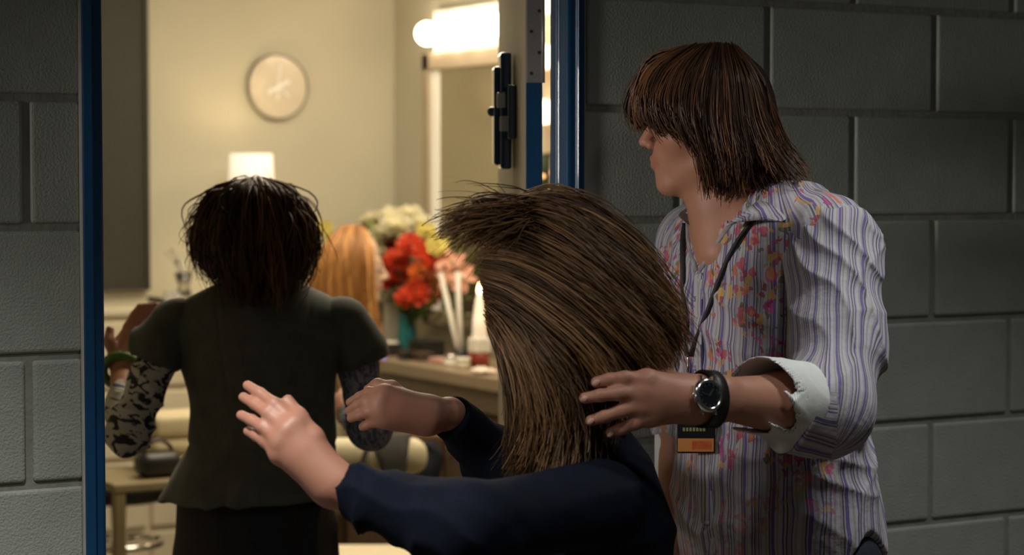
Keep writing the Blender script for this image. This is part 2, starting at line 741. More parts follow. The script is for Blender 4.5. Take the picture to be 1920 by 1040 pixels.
def block(x0, x1, z0, z1, rng):
    w = round(x1 - x0, 4); h = round(z1 - z0, 4)
    if w < 0.03 or h < 0.03:
        return
    key = (w, h)
    if key not in BLKCACHE:
        bm = MB().box((-w / 2, -0.009, -h / 2), (w / 2, 0.02, h / 2), 0.0065, 3)
        o = bm.build('concrete_block', M_BLOCK)
        BLKCACHE[key] = o.data
        o.data.polygons.foreach_set('use_smooth', np.zeros(len(o.data.polygons), bool))
    else:
        o = bpy.data.objects.new('concrete_block', BLKCACHE[key])
        COL.objects.link(o)
    o.parent = wall_c
    o.location = ((x0 + x1) / 2, WY + 0.009 + rng.uniform(-0.0008, 0.0008), (z0 + z1) / 2)
    o.rotation_euler = (rng.uniform(-0.002, 0.002), 0, rng.uniform(-0.002, 0.002))


rng_ = random.Random(4)
G2 = 0.0058
k0 = math.floor((0 - JZ) / CH) - 1
for k in range(k0, k0 + 16):
    z0 = JZ + k * CH; z1 = z0 + CH
    z0 = max(z0, 0.0); z1 = min(z1, ZT)
    if z1 - z0 < 0.04:
        continue
    offx = JX if (k % 2 == 1) else JX + BL / 2
    i0 = math.floor((-0.9 - offx) / BL)
    for i in range(i0, i0 + 17):
        x0 = offx + i * BL; x1 = x0 + BL
        x0 = max(x0, -0.9); x1 = min(x1, 5.2)
        if x1 - x0 < 0.04:
            continue
        segs = [(x0, x1)]
        if z0 < OPT - 0.02:
            segs = []
            if x0 < OPL:
                segs.append((x0, min(x1, OPL)))
            if x1 > OPR:
                segs.append((max(x0, OPR), x1))
        for a, b in segs:
            a2 = a + (G2 if a > OPR + 0.001 or a < OPL else 0.002)
            b2 = b - (G2 if abs(b - OPL) > 0.001 else 0.002)
            zz0 = z0
            if z0 < OPT < z1 and b > OPL and a < OPR:
                zz0 = OPT
            block(a2, b2, zz0 + G2, z1 - G2, rng_)

# door frame: pressed metal, one profile swept up each side and across the head
frame = bpy.data.objects.new('trim_1', None)
COL.objects.link(frame)
frame.location = ((OPL + OPR) / 2, WY, 0)
struct(frame)
frame['label'] = 'blue painted pressed metal door frame'


def jamb_profile():
    # (a = towards the opening, y): a = 0 at the rough opening
    return [(-0.004, WY - 0.010), (0.012, WY - 0.014), (0.0135, WY - 0.007), (0.026, WY - 0.007), (0.031, WY - 0.004),
            (0.031, WY + 0.022), (0.036, WY + 0.026), (0.036, WY + 0.046), (-0.004, WY + 0.046)]


for side in (0, 1):
    pf = jamb_profile()
    m = MB()
    if side == 0:
        m.prism([(OPL + a, y) for a, y in pf], 0, OPT, lambda a, b, h: np.array([a, b, h]))
    else:
        m.prism([(OPR - a, y) for a, y in pf][::-1], 0, OPT, lambda a, b, h: np.array([a, b, h]))
    o = m.build('jamb', M_BLUE, frame)
    bv = o.modifiers.new('bevel', 'BEVEL'); bv.width = 0.002; bv.segments = 2; bv.limit_method = 'ANGLE'
m = MB().prism([(OPT - a, y) for a, y in jamb_profile()], OPL, OPR, lambda a, b, h: np.array([h, b, a]))
m.build('head_rail', M_BLUE, frame)

# caulk bead between frame and blocks
for side, x in ((0, OPL - 0.003), (1, OPR + 0.004)):
    MB().tube([(x, WY - 0.003, 0.0), (x, WY - 0.003, 1.0), (x, WY - 0.003, OPT)], 0.005, 6).build('caulk_bead', mat('caulk', (0.38, 0.37, 0.33), 0.7, var=0.1, vscale=40), frame, True)

# the open door
DANG = math.radians(63.9)
dd = np.array([math.cos(DANG), math.sin(DANG), 0]); dn = np.array([-dd[1], dd[0], 0])   # dn points to the face towards the opening
B0 = on_y(985.5, 200, 3.372); B0[2] = 0
door = thing('door_1', B0 + dd * 0.45, 'open beige door seen almost edge-on with blue edge', 'door')
del door['category']
struct(door)
fr = (B0, dd, -dn, np.array([0, 0, 1.0]))
MB().box((0.001, 0.0, 0.012), (0.90, 0.030, 2.10), 0.002, 1, fr).build('door_leaf', M_DOOR, door)
MB().box((-0.004, 0.0005, 0.012), (0.004, 0.0305, 2.10), 0.001, 1, fr).build('door_edge', M_BLUE, door)
for zc in (1.86, 1.02, 0.25):
    m = MB().box((-0.0065, 0.001, zc - 0.085), (-0.0035, 0.0295, zc + 0.085), 0.001, 1, fr)
    h = m.build('hinge_plate', M_STEEL, door)
    for dz in (-0.068, -0.03, 0.008, 0.045):
        for yy in ((0.010, 0.024)[int((dz * 1000) % 2)],):
            c = B0 - dd * 0.0066 + (-dn) * (0.010 if dz in (-0.068, 0.008) else 0.024) + np.array([0, 0, zc + dz])
            MB().lathe([(0.0, -0.0005), (0.0032, 0.0), (0.0032, 0.0008), (0.0, 0.0012)], c, 8, frame=(dn, np.array([0, 0, 1.0]), -dd)).build('screw', M_SCREW, h)
    MB().lathe([(0.0035, -0.085), (0.0035, 0.085)], B0 + (-dn) * 0.0315 - dd * 0.006 + np.array([0, 0, zc]), 12).build('hinge_knuckle', M_STEEL, h, True)
# lever handle near the free edge
lev = MB().lathe([(0.0, 0), (0.028, 0), (0.026, 0.008), (0.012, 0.012), (0.010, 0.05), (0.0, 0.05)], B0 + dd * 0.84 + np.array([0, 0, 1.0]), 16, frame=(dd, np.array([0, 0, 1.0]), dn))
lev.tube([B0 + dd * 0.84 + dn * 0.045 + np.array([0, 0, 1.0]), B0 + dd * 0.78 + dn * 0.048 + np.array([0, 0, 1.0]), B0 + dd * 0.72 + dn * 0.046 + np.array([0, 0, 0.998])], 0.009, 8)
lev.build('lever_handle', M_CHROME, door, True)

# glossy blue layered plaque on the door face
PC = B0 + dd * 0.36 + np.array([0, 0, 1.728])
plq = thing('door_plaque', PC - np.array([0, 0, 0.12]), 'glossy blue layered cross-shaped plaque fixed on the open door', 'plaque')
pf = (PC, dd, dn, np.array([0, 0, 1.0]))
MB().box((-0.11, 0.0, -0.050), (0.11, 0.017, 0.055), 0.004, 2, pf).build('cross_arm', M_BLUEGLOSS, plq)
MB().box((-0.045, 0.006, -0.108), (0.045, 0.028, 0.122), 0.005, 2, pf).build('upright', M_BLUEGLOSS, plq)
MB().box((-0.030, 0.026, -0.100), (0.06, 0.040, 0.095), 0.005, 2, pf).build('front_layer', M_BLUEGLOSS, plq)
for z0_, z1_, a_, b_ in ((0.012, 0.042, 0.018, 0.036), (-0.034, -0.004, 0.014, 0.030)):
    MB().box((-0.062, a_, z0_), (-0.040, b_, z1_), 0.003, 2, pf).build('glint_tile', mat('glint_gloss', (0.62, 0.64, 0.66), 0.2, coat=0.5, var=0.02), plq)  # white reflections on the blue gloss, put in as pale boxes
MB().ball(PC + dn * 0.040 + dd * 0.05 + np.array([0, 0, 0.008]), 0.010).build('stud', M_BLUEGLOSS, plq, True)

# dressing room shell
RX = 3.79; BY = 7.60
struct(MB().box((0.2, BY, 0), (RX + 0.1, BY + 0.1, 2.75)).build('wall_back', M_CREAM))
struct(MB().box((RX, WY + 0.055, 0), (RX + 0.1, BY, 2.75)).build('wall_right', M_CREAM))
struct(MB().box((0.1, WY + 0.055, 0), (0.2, BY + 0.1, 2.75)).build('wall_left', M_CREAM))
struct(MB().box((-2.2, -1.6, ZT), (6.2, 8.0, ZT + 0.06)).build('ceiling', M_CEIL))
struct(MB().box((0.2, BY - 0.012, 0), (RX, BY, 0.10), 0.003, 1).build('baseboard_back', M_BOARDF))

# lamp housings
for loc, en, sp in DOWNLIGHTS:
    d = thing('downlight', (loc[0], loc[1], ZT - 0.02), 'round recessed downlight in the corridor ceiling', 'ceiling light', 'corridor downlights')
    MB().lathe([(0.11, 0.02), (0.115, 0.0), (0.095, 0.0), (0.09, 0.015)], (loc[0], loc[1], ZT - 0.02), 28).build('trim_ring', M_WHITE, d, True)
    MB().lathe([(0.0, 0.014), (0.09, 0.014), (0.09, 0.018), (0.0, 0.018)], (loc[0], loc[1], ZT - 0.02), 28).build('diffuser', M_LAMPFACE, d)
for k, py_ in enumerate((6.0, 4.75)):
    d = thing('ceiling_panel', (2.75, py_, ZT - 0.05), ('warm ceiling light panel over the middle of the dressing room', 'added warm ceiling light panel close to the dressing room door')[k], 'ceiling light', 'dressing room ceiling panels')
    MB().box((2.15, py_ - 0.35, ZT - 0.05), (3.35, py_ + 0.35, ZT), 0.004, 1).build('housing', M_WHITE, d)
    MB().box((2.2, py_ - 0.3, ZT - 0.054), (3.3, py_ + 0.3, ZT - 0.049)).build('diffuser', M_WARMFACE, d)

# ------------------------------------------------------------------ dressing room things
# dark board on the back wall
bx1 = on_y(274, 300, BY)[0]; bz0 = on_y(240, 543, BY)[2]
bd = thing('wall_board', (bx1 - 0.45, BY, bz0), 'large dark olive board hung on the cream back wall', 'board')
MB().box((bx1 - 0.9, BY - 0.03, bz0), (bx1, BY - 0.004, 2.6), 0.003, 1).build('panel', M_BOARD, bd)
fm = MB()
fm.box((bx1 - 0.9, BY - 0.04, bz0), (bx1, BY - 0.026, bz0 + 0.018), 0.003, 1).box((bx1 - 0.018, BY - 0.04, bz0), (bx1, BY - 0.026, 2.6), 0.003, 1)
fm.box((bx1 - 0.9, BY - 0.04, 2.58), (bx1, BY - 0.026, 2.6), 0.003, 1).box((bx1 - 0.9, BY - 0.04, bz0), (bx1 - 0.882, BY - 0.026, 2.6), 0.003, 1)
fm.build('frame', M_BOARDF, bd)

# wall clock
cc = on_y(518, 163, BY)
ck = thing('wall_clock', (cc[0], BY, cc[2] - 0.12), 'round wall clock with pale face and thin grey rim', 'clock')
FY = (np.array([1.0, 0, 0]), np.array([0, 0, 1.0]), np.array([0, -1.0, 0]))
R0 = 0.124
MB().lathe([(0.0, 0.0), (R0 - 0.004, 0.0), (R0 - 0.004, 0.018), (0.0, 0.018)], (cc[0], BY, cc[2]), 48, frame=FY).build('face', mat('clock_face', (0.68, 0.60, 0.47), 0.3, coat=0.3, var=0.02), ck)
MB().lathe([(R0 - 0.005, 0.0), (R0 - 0.005, 0.026), (R0, 0.028), (R0 + 0.003, 0.024), (R0 + 0.003, 0.0)], (cc[0], BY, cc[2]), 48, frame=FY).build('rim', mat('rim_grey', (0.34, 0.315, 0.25), 0.4, metal=0.2, var=0.05), ck, True)
M_GLINT = mat('white_glint', (0.95, 0.93, 0.9), 0.4, var=0.01)  # bulb reflections in the clock glass, modelled as white clock hands


def glint_hand(ang, l0, l1, w, y, name):
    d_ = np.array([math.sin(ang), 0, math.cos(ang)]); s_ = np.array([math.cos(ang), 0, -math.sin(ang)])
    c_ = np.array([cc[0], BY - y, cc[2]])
    MB().box((l0, -w / 2, -0.001), (l1, w / 2, 0.001), 0.0008, 1, (c_, d_, s_, np.array([0, -1.0, 0]))).build(name, M_GLINT, ck)


glint_hand(math.radians(62), -0.052, 0.05, 0.017, 0.024, 'glint_hand_thick')
glint_hand(math.radians(4), -0.05, 0.085, 0.009, 0.021, 'glint_hand_upright')
glint_hand(math.radians(128), 0.0, 0.06, 0.008, 0.0225, 'glint_hand_low')
for i in range(12):
    t = math.radians(30 * i)
    c_ = np.array([cc[0] + 0.1 * math.sin(t), BY - 0.0185, cc[2] + 0.1 * math.cos(t)])
    MB().box((-0.007, -0.002, -0.0006), (0.007, 0.002, 0.0006), frame=(c_, np.array([math.sin(t), 0, math.cos(t)]), np.array([math.cos(t), 0, -math.sin(t)]), np.array([0, -1.0, 0]))).build('hour_mark', mat('mark', (0.64, 0.57, 0.45), 0.5, var=0.02), ck)

# dresser along the back wall
DZ = 1.15
dx0, dx1 = 1.9, 3.30
dr = thing('dresser', ((dx0 + dx1) / 2, BY - 0.22, 0), 'tall ivory dresser with drawers under the dark board', 'dresser')
MB().box((dx0, BY - 0.42, 0.08), (dx1, BY - 0.03, DZ - 0.03), 0.004, 1).box((dx0 + 0.03, BY - 0.40, 0.0), (dx1 - 0.03, BY - 0.05, 0.085)).build('body', M_IVORY, dr)
MB().box((dx0 - 0.015, BY - 0.44, DZ - 0.03), (dx1 + 0.015, BY - 0.02, DZ), 0.006, 2).build('top', M_IVORY, dr)
for r in range(4):
    for c in range(2):
        w = (dx1 - dx0 - 0.06) / 2
        a = dx0 + 0.02 + c * (w + 0.02); z = 0.12 + r * 0.25
        dw = MB().box((a, BY - 0.436, z), (a + w, BY - 0.418, z + 0.23), 0.005, 2).build('drawer', M_IVORY, dr)
        MB().ball((a + w / 2, BY - 0.447, z + 0.13), 0.014, 10, 6).build('knob', M_CHROME, dw, True)

# table lamp on the dresser
lc = on_y(471, 300, BY - 0.22)
lp = thing('table_lamp', (lc[0], BY - 0.22, DZ), 'small table lamp with glowing white drum shade on the dresser', 'lamp')
ztop = on_y(471, 288, BY - 0.22)[2]
MB().lathe([(0.0, 0), (0.06, 0), (0.06, 0.012), (0.015, 0.02), (0.03, 0.08), (0.045, 0.16), (0.03, 0.25), (0.012, 0.29), (0.009, 0.36), (0.0, 0.36)], (lc[0], BY - 0.22, DZ), 24).build('base', mat('lamp_ceramic', (0.6, 0.55, 0.45), 0.25, var=0.03), lp, True)
zs0, zs1 = ztop - 0.165, ztop
sh = MB()
n = 40; vs = []; fs = []
for i in range(n):
    t = 2 * math.pi * i / n
    for r, h in ((0.086, zs0), (0.079, zs1), (0.077, zs1), (0.084, zs0)):
        vs.append((lc[0] + r * math.cos(t), BY - 0.22 + r * math.sin(t), h))
for i in range(n):
    for j in range(4):
        a = i * 4 + j; b = i * 4 + (j + 1) % 4; c = ((i + 1) % n) * 4 + j; d_ = ((i + 1) % n) * 4 + (j + 1) % 4
        fs.append([a, c, d_, b])
sh.add(vs, fs)
sh.build('lamp_shade', mat('glowing_shade', (0.9, 0.85, 0.75), 0.8, emit=(1.0, 0.82, 0.62), estr=0.75), lp, True)
MB().ball((lc[0], BY - 0.22, zs1 - 0.07), 0.028).build('bulb', mat('lamp_bulb', (1, 1, 1), 0.5, emit=(1, 0.75, 0.42), estr=60), lp, True)

# cut glass ornaments on a dark tray
gc = on_y(330, 565, BY - 0.2)
tr = thing('tray', (gc[0], BY - 0.2, DZ), 'small dark tray on the dresser holding clear glass', 'tray')
MB().box((gc[0] - 0.08, BY - 0.27, DZ), (gc[0] + 0.12, BY - 0.12, DZ + 0.008), 0.003, 1).build('tray_base', M_BLACK, tr)
for s in ((gc[0] - 0.08, gc[0] - 0.074), (gc[0] + 0.114, gc[0] + 0.12)):
    MB().box((s[0], BY - 0.27, DZ), (s[1], BY - 0.12, DZ + 0.02), 0.002, 1).build('tray_rim', M_BLACK, tr)
M_GLASS = mat('clear_glass', (0.97, 0.97, 0.93), 0.05, trans=0.95, var=0.01)
gv = thing('glass_vase', (gc[0] + 0.03, BY - 0.2, DZ + 0.008), 'clear glass vase of curled glass sprays on the tray', 'vase')
MB().lathe([(0, 0), (0.03, 0), (0.034, 0.01), (0.02, 0.05), (0.035, 0.10), (0.031, 0.10), (0.016, 0.05), (0.02, 0.012), (0, 0.012)], (gc[0] + 0.03, BY - 0.2, DZ + 0.008), 20).build('vessel', M_GLASS, gv, True)
rr = random.Random(3)
for i in range(9):
    t = rr.uniform(0, 6.28); ln = rr.uniform(0.08, 0.14)
    pts = [np.array([gc[0] + 0.03, BY - 0.2, DZ + 0.06]) + np.array([math.cos(t) * ln * 0.75 * s, math.sin(t) * ln * 0.4 * s, ln * s + 0.03 * math.sin(3 * s)]) for s in np.linspace(0, 1, 7)]
    MB().tube(pts, [0.004, 0.005, 0.006, 0.007, 0.007, 0.005, 0.002], 6).build('glass_spray', M_GLASS, gv, True)
for k, ox in enumerate((-0.045, -0.012, 0.085)):
    g = tag(MB().lathe([(0, 0), (0.016, 0), (0.02, 0.012), (0.012, 0.03), (0.0, 0.036)], (0, 0, 0), 8).build('crystal_ball', mat('bright_crystal', (0.98, 0.98, 0.95), 0.03, trans=0.6, coat=1.0, var=0.01), None, False),
            ('faceted crystal bauble at the outer end of the dark tray', 'faceted crystal bauble close against the glass vase foot', 'faceted crystal bauble beyond the glass vase on the tray')[k], 'ornament', 'crystal baubles on the tray')
    g.location = (gc[0] + ox, BY - 0.24, DZ + 0.008)

# vanity counter along the right wall
CF = 3.29
CZ = on_x(812, 690, CF)[2]
cz0 = CZ - 0.045
vc = thing('vanity_counter', (CF + 0.25, 5.6, 0), 'brown makeup counter running along the right wall below the mirror', 'counter')
MB().box((CF, 4.6, cz0), (RX - 0.002, BY - 0.45, CZ), 0.005, 2).build('worktop', M_TOP, vc)
MB().box((CF + 0.012, 4.62, cz0 - 0.075), (CF + 0.035, BY - 0.46, cz0), 0.002, 1).build('apron', mat('apron_brown', (0.10, 0.075, 0.045), 0.5, var=0.15), vc)
MB().box((CF + 0.06, 4.62, 0.0), (RX - 0.01, BY - 0.47, cz0 - 0.01)).build('carcass', M_WOOD, vc)
for i in range(6):
    y0 = 4.64 + i * 0.42
    dv = MB().box((CF + 0.04, y0, 0.08), (CF + 0.062, y0 + 0.40, cz0 - 0.09), 0.004, 2).build('cabinet_door', M_WOOD, vc)
    MB().tube([(CF + 0.028, y0 + 0.35, 0.66), (CF + 0.022, y0 + 0.35, 0.70), (CF + 0.028, y0 + 0.35, 0.74)], 0.005, 6).build('pull', M_CHROME, dv, True)

# mirror with light bar
my1 = on_x(806, 300, RX)[1]; my0 = my1 - 0.82
mz1 = on_x(865, 96, RX)[2]; mz0 = CZ + 0.08
mr = thing('vanity_mirror', (RX, (my0 + my1) / 2, mz0), 'tall vanity mirror in a beige frame below the globe light bar', 'mirror')
fmm = mat('mirror_frame', (0.46, 0.38, 0.27), 0.5, var=0.05)
fm = MB()
fw = 0.055
fm.box((RX - 0.035, my0, mz0), (RX, my1, mz0 + fw), 0.004, 1).box((RX - 0.035, my0, mz1 - fw - 0.01), (RX, my1, mz1), 0.004, 1)
fm.box((RX - 0.035, my0, mz0), (RX, my0 + fw, mz1), 0.004, 1).box((RX - 0.035, my1 - fw, mz0), (RX, my1, mz1), 0.004, 1)
fm.build('frame', fmm, mr)
MB().box((RX - 0.02, my0 + fw, mz0 + fw), (RX - 0.012, my1 - fw, mz1 - fw - 0.01)).build('glass', mat('mirror_glass', (0.50, 0.47, 0.38), 0.22, metal=1.0, var=0.01), mr)
MB().box((RX - 0.024, my1 - fw - 0.065, mz0 + fw), (RX - 0.010, my1 - fw, mz1 - fw - 0.01), 0.003, 1).build('bevel_glint', mat('glint_strip', (0.92, 0.88, 0.78), 0.3, var=0.02, emit=(1, 0.88, 0.66), estr=0.25), mr)  # bright reflection along the mirror bevel, put in as a glowing strip

lb0 = on_x(858, 55, RX - 0.06); lby1 = on_x(826, 55, RX)[1]
lb = thing('light_bar', (RX, lby1 - 0.35, lb0[2] - 0.07), 'bright vanity light bar of globe bulbs above the mirror', 'light')
MB().box((RX - 0.03, lby1 - 0.70, lb0[2] - 0.075), (RX, lby1, lb0[2] + 0.085), 0.004, 1).build('back_plate', mat('glowing_plate', (0.95, 0.9, 0.78), 0.3, var=0.01, emit=(1, 0.85, 0.66), estr=0.25), lb)  # plate given a glow for the light of its bulbs
b0 = on_x(803, 63, RX - 0.07)
for i in range(5):
    y = b0[1] - i * 0.17
    bz = b0[2]
    s = MB().lathe([(0.018, 0), (0.018, 0.03), (0.012, 0.035), (0.0, 0.035)], (RX - 0.03, y, bz), 14, frame=(np.array([0, 1.0, 0]), np.array([0, 0, 1.0]), np.array([-1.0, 0, 0]))).build('socket', M_CHROME, lb, True)
    MB().ball((RX - 0.075, y, bz), 0.044, 18, 12).build('globe_bulb', M_BULB, s, True)

# second lamp strip, upright, seen through the gap at the hinges
sy = on_x(1020, 107, RX - 0.06)
s2 = thing('light_strip', (RX, sy[1], sy[2] - 0.34), 'upright cream lamp strip with round bulbs seen past the door hinges', 'light')
MB().box((RX - 0.03, sy[1] - 0.05, sy[2] - 0.33), (RX, sy[1] + 0.05, sy[2] + 0.75), 0.004, 1).build('back_plate', mat('strip_cream', (0.55, 0.45, 0.3), 0.5, var=0.02), s2)
for k in range(-1, 4):
    zc = sy[2] + (k - 0) * 0.187
    MB().ball((RX - 0.06, sy[1], zc), 0.042, 16, 10).build('globe_bulb', mat('strip_bulb', (1, 0.9, 0.8), 0.4, emit=(1.0, 0.66, 0.42), estr=4.5), s2, True)

# bead garland hung below it
gl = thing('bead_garland', (RX - 0.08, sy[1], sy[2] - 0.72), 'dark garland of amber beads with added glow hanging below the lamp strip', 'garland')
rr = random.Random(8)
MB().tube([(RX - 0.06, sy[1], sy[2] - 0.33 - 0.06 * i) for i in range(6)], 0.022, 8).build('garland_cord', mat('garland_green', (0.02, 0.035, 0.015), 0.7, var=0.4, vscale=60, bump=0.8, bscale=90), gl, True)
for i in range(22):
    t = rr.uniform(0, 6.28)
    MB().ball((RX - 0.06 + 0.024 * math.cos(t), sy[1] + 0.024 * math.sin(t), sy[2] - 0.36 - 0.012 * i), rr.uniform(0.006, 0.010), 8, 5).build('bead', mat('amber_glow_bead', (1, 0.6, 0.3), 0.2, emit=(1.0, 0.42, 0.16), estr=2.2), gl, True)  # sparkle of the beads put in as glow

# wall outlet plate
oc = on_x(825, 580, RX)
ol = thing('wall_outlet', (RX, oc[1], oc[2] - 0.06), 'white outlet plate on the right wall above the counter', 'outlet')
MB().box((RX - 0.008, oc[1] - 0.04, oc[2] - 0.06), (RX, oc[1] + 0.04, oc[2] + 0.06), 0.003, 2).build('plate', M_WHITE, ol)
for dz in (-0.025, 0.025):
    MB().box((RX - 0.010, oc[1] - 0.014, oc[2] + dz - 0.014), (RX - 0.006, oc[1] + 0.014, oc[2] + dz + 0.014), 0.003, 2).build('socket', mat('socket_grey', (0.5, 0.47, 0.4), 0.4, var=0.02), ol)

# ------------------------------------------------------------------ flowers and things on the counter
M_LEAF = mat('leaf_green', (0.10, 0.17, 0.035), 0.5, var=0.3, vscale=30)
M_STEM = mat('stem_green', (0.07, 0.13, 0.03), 0.6, var=0.2)
PETAL = {'white': mat('white_petal', (0.80, 0.74, 0.52), 0.6, var=0.08, vscale=40),
         'red': mat('red_petal', (0.62, 0.055, 0.015), 0.5, var=0.25, vscale=40),
         'orange': mat('orange_petal', (0.72, 0.14, 0.02), 0.5, var=0.2, vscale=40),
         'pink': mat('pink_petal', (0.75, 0.36, 0.24), 0.55, var=0.15, vscale=40),
         'yellow': mat('yellow_petal', (0.70, 0.60, 0.16), 0.55, var=0.15, vscale=40)}


def petal(m, c, out, nrmv, ln, wd, cup):
    side = np.cross(nrmv, out)
    vs = []
    prof = [(0.0, 0.25), (0.35, 0.85), (0.7, 1.0), (1.0, 0.25)]
    for t, w in prof:
        for s in (-1, 0, 1):
            z = cup * (t * t) * ln + (abs(s) * 0.18 * wd if t > 0.1 else 0)
            vs.append(c + out * (t * ln) + side * (s * w * wd * 0.5) + nrmv * z)
    th = nrmv * (-0.0012)
    n = len(vs)
    vs2 = vs + [v + th for v in vs]
    fs = []
    for i in range(3):
        for j in range(2):
            a = i * 3 + j
            fs.append([a, a + 1, a + 4, a + 3]); fs.append([n + a, n + a + 3, n + a + 4, n + a + 1])
    m.add(vs2, fs)


def flower(c, kind, r, foot, face, name, label, group, seed):
    rr = random.Random(seed)
    root = thing(name, foot, label, 'flower', group)
    face = nrm(face)
    a = nrm(np.cross(face, [0.3, 0.2, 1])); b = np.cross(face, a)
    layers = {'white': ((10, 1.0, 0.15), (9, 0.78, 0.5), (7, 0.5, 1.0)), 'red': ((7, 1.0, 0.1), (7, 0.8, 0.45), (5, 0.5, 1.0)),
              'orange': ((6, 1.0, 0.0), (6, 0.75, 0.5)), 'pink': ((6, 1.0, -0.15), (3, 0.8, 0.4)), 'yellow': ((8, 1.0, 0.2), (7, 0.7, 0.6))}[kind]
    for li, (n, s, cup) in enumerate(layers):
        m = MB()
        for i in range(n):
            t = 2 * math.pi * (i + 0.5 * (li % 2)) / n + rr.uniform(-0.15, 0.15)
            out = nrm(a * math.cos(t) + b * math.sin(t))
            petal(m, c + face * 0.004 * li, out, face, r * s * rr.uniform(0.88, 1.08), r * s * (0.75 if kind != 'pink' else 0.45), cup + rr.uniform(-0.1, 0.1))
        m.build('petals', PETAL[kind], root, True)
    MB().ball(c + face * 0.008, (r * 0.2, r * 0.2, r * 0.2), 8, 6).build('flower_centre', mat('centre_' + kind, {'white': (0.6, 0.5, 0.15), 'red': (0.25, 0.03, 0.01), 'orange': (0.3, 0.08, 0.01), 'pink': (0.8, 0.65, 0.5), 'yellow': (0.4, 0.28, 0.05)}[kind], 0.7, var=0.2), root, True)
    mid = (c + foot) / 2 + np.array([0, 0, 0.03])
    MB().tube([foot, mid, c - face * 0.01], 0.003, 6).build('stem', M_STEM, root, True)


VX = 3.58
vb = on_x(763, 650, VX); vb[2] = CZ
vs_ = thing('flower_vase', vb, 'teal glass vase holding the red and white bouquet on the counter', 'vase')
MB().lathe([(0, 0.001), (0.036, 0.001), (0.040, 0.02), (0.034, 0.07), (0.032, 0.11), (0.040, 0.13), (0.036, 0.13), (0.028, 0.11), (0.030, 0.07), (0.03, 0.02), (0, 0.012)], vb, 24).build('vessel', mat('teal_glass', (0.02, 0.24, 0.28), 0.12, trans=0.35, coat=0.4, var=0.1), vs_, True)
vfoot = vb + np.array([0, 0, 0.11])
FL = [(700, 418, 'white', 26), (745, 428, 'white', 30), (768, 408, 'white', 26), (722, 444, 'white', 30), (735, 408, 'white', 22), (800, 436, 'yellow', 18), (790, 420, 'white', 20),
      (770, 462, 'red', 24), (745, 486, 'red', 24), (722, 500, 'red', 22), (757, 515, 'red', 24), (733, 530, 'red', 24), (790, 512, 'orange', 24),
      (812, 484, 'red', 24), (780, 548, 'red', 24), (815, 540, 'orange', 22), (760, 560, 'red', 20), (716, 536, 'red', 18),
      (700, 470, 'white', 24), (756, 448, 'white', 24), (738, 462, 'red', 20), (795, 470, 'red', 20), (800, 560, 'red', 20), (742, 505, 'orange', 20), (708, 515, 'red', 20), (820, 462, 'yellow', 20),
      (828, 500, 'pink', 26), (851, 492, 'pink', 24), (866, 520, 'pink', 26), (842, 520, 'pink', 22)]
FLAB = {'white': ('white_bloom', 'full white bloom at the top of the bouquet beside the mirror'), 'yellow': ('yellow_bloom', 'small yellow bloom at the mirror side of the bouquet'),
        'red': ('red_bloom', 'deep red bloom in the middle of the bouquet'), 'orange': ('orange_bloom', 'orange-red open bloom low in the bouquet'), 'pink': ('pink_lily', 'pale pink lily leaning out beside the white brushes')}
for i, (px, py, kind, r) in enumerate(FL):
    X = VX + random.Random(i).uniform(-0.07, 0.05) + (0.05 if py < 450 else 0)
    c = on_x(px, py, X)
    fc = nrm(np.array([0, 0, CAMZ]) - c) + nrm(c - vfoot) * 0.9 + np.array([0, 0, 0.2])
    nm, lb_ = FLAB[kind]
    flower(c, kind, r * 0.00235, vfoot + np.array([0, 0, -0.05]), fc, nm, lb_, nm.replace('_', ' ') + 's in the counter bouquet', 50 + i)
rr = random.Random(12)
lv = thing('bouquet_foliage', vfoot, 'green leaves spreading through the counter bouquet', 'foliage')
for i in range(70):
    px = rr.uniform(690, 905); py = rr.uniform(425, 600)
    if i < 12:
        px = rr.uniform(860, 905); py = rr.uniform(460, 610)
    c = on_x(px, py, VX + rr.uniform(-0.02, 0.11))
    out = nrm(c - vfoot + np.array([rr.uniform(-.1, .1), rr.uniform(-.1, .1), 0.02]))
    m = MB(); petal(m, c - out * 0.05, out, nrm(np.cross(out, [rr.uniform(-1, 1), rr.uniform(-1, 1), 0.3])), rr.uniform(0.07, 0.12), rr.uniform(0.018, 0.03), 0.2)
    m.build('leaf', M_LEAF if rr.random() < 0.6 else mat('leaf_light', (0.26, 0.30, 0.08), 0.5, var=0.25, vscale=30), lv, True)
# stems of the foliage gathered in the vase
m = MB()
for i in range(10):
    c = on_x(rr.uniform(720, 880), rr.uniform(480, 560), VX + rr.uniform(0, 0.08))
    m.tube([vfoot, (vfoot + c) / 2 + np.array([0, 0, 0.02]), c], 0.0025, 5)
m.build('stems', M_STEM, lv, True)

# second, paler arrangement at the end of the dresser
pv = on_y(600, 560, BY - 0.2); pv[2] = DZ
pt = thing('flower_pot', pv, 'small white pot of cream flowers on the dresser end', 'pot')
MB().lathe([(0, 0.001), (0.04, 0.001), (0.05, 0.07), (0.046, 0.07), (0.036, 0.01), (0, 0.01)], pv, 20).build('pot', M_WHITE, pt, True)
for i, (px, py, kind, r) in enumerate([(606, 432, 'yellow', 22), (590, 460, 'white', 24), (622, 455, 'yellow', 20), (598, 495, 'white', 24), (580, 500, 'white', 22), (590, 530, 'pink', 20), (612, 520, 'white', 20)]):
    c = on_y(px, py, BY - 0.2 + random.Random(i).uniform(-0.05, 0.04))
    flower(c, kind, r * 0.00195, pv + np.array([0, 0, 0.05]), nrm(np.array([0, 0, CAMZ]) - c) + np.array([0, 0, 0.4]), 'pot_flower',
           {'white': 'cream white flower in the white pot on the dresser', 'yellow': 'pale yellow flower in the white pot on the dresser', 'pink': 'single pink flower in the white pot on the dresser'}[kind], 'pot flowers', 90 + i)
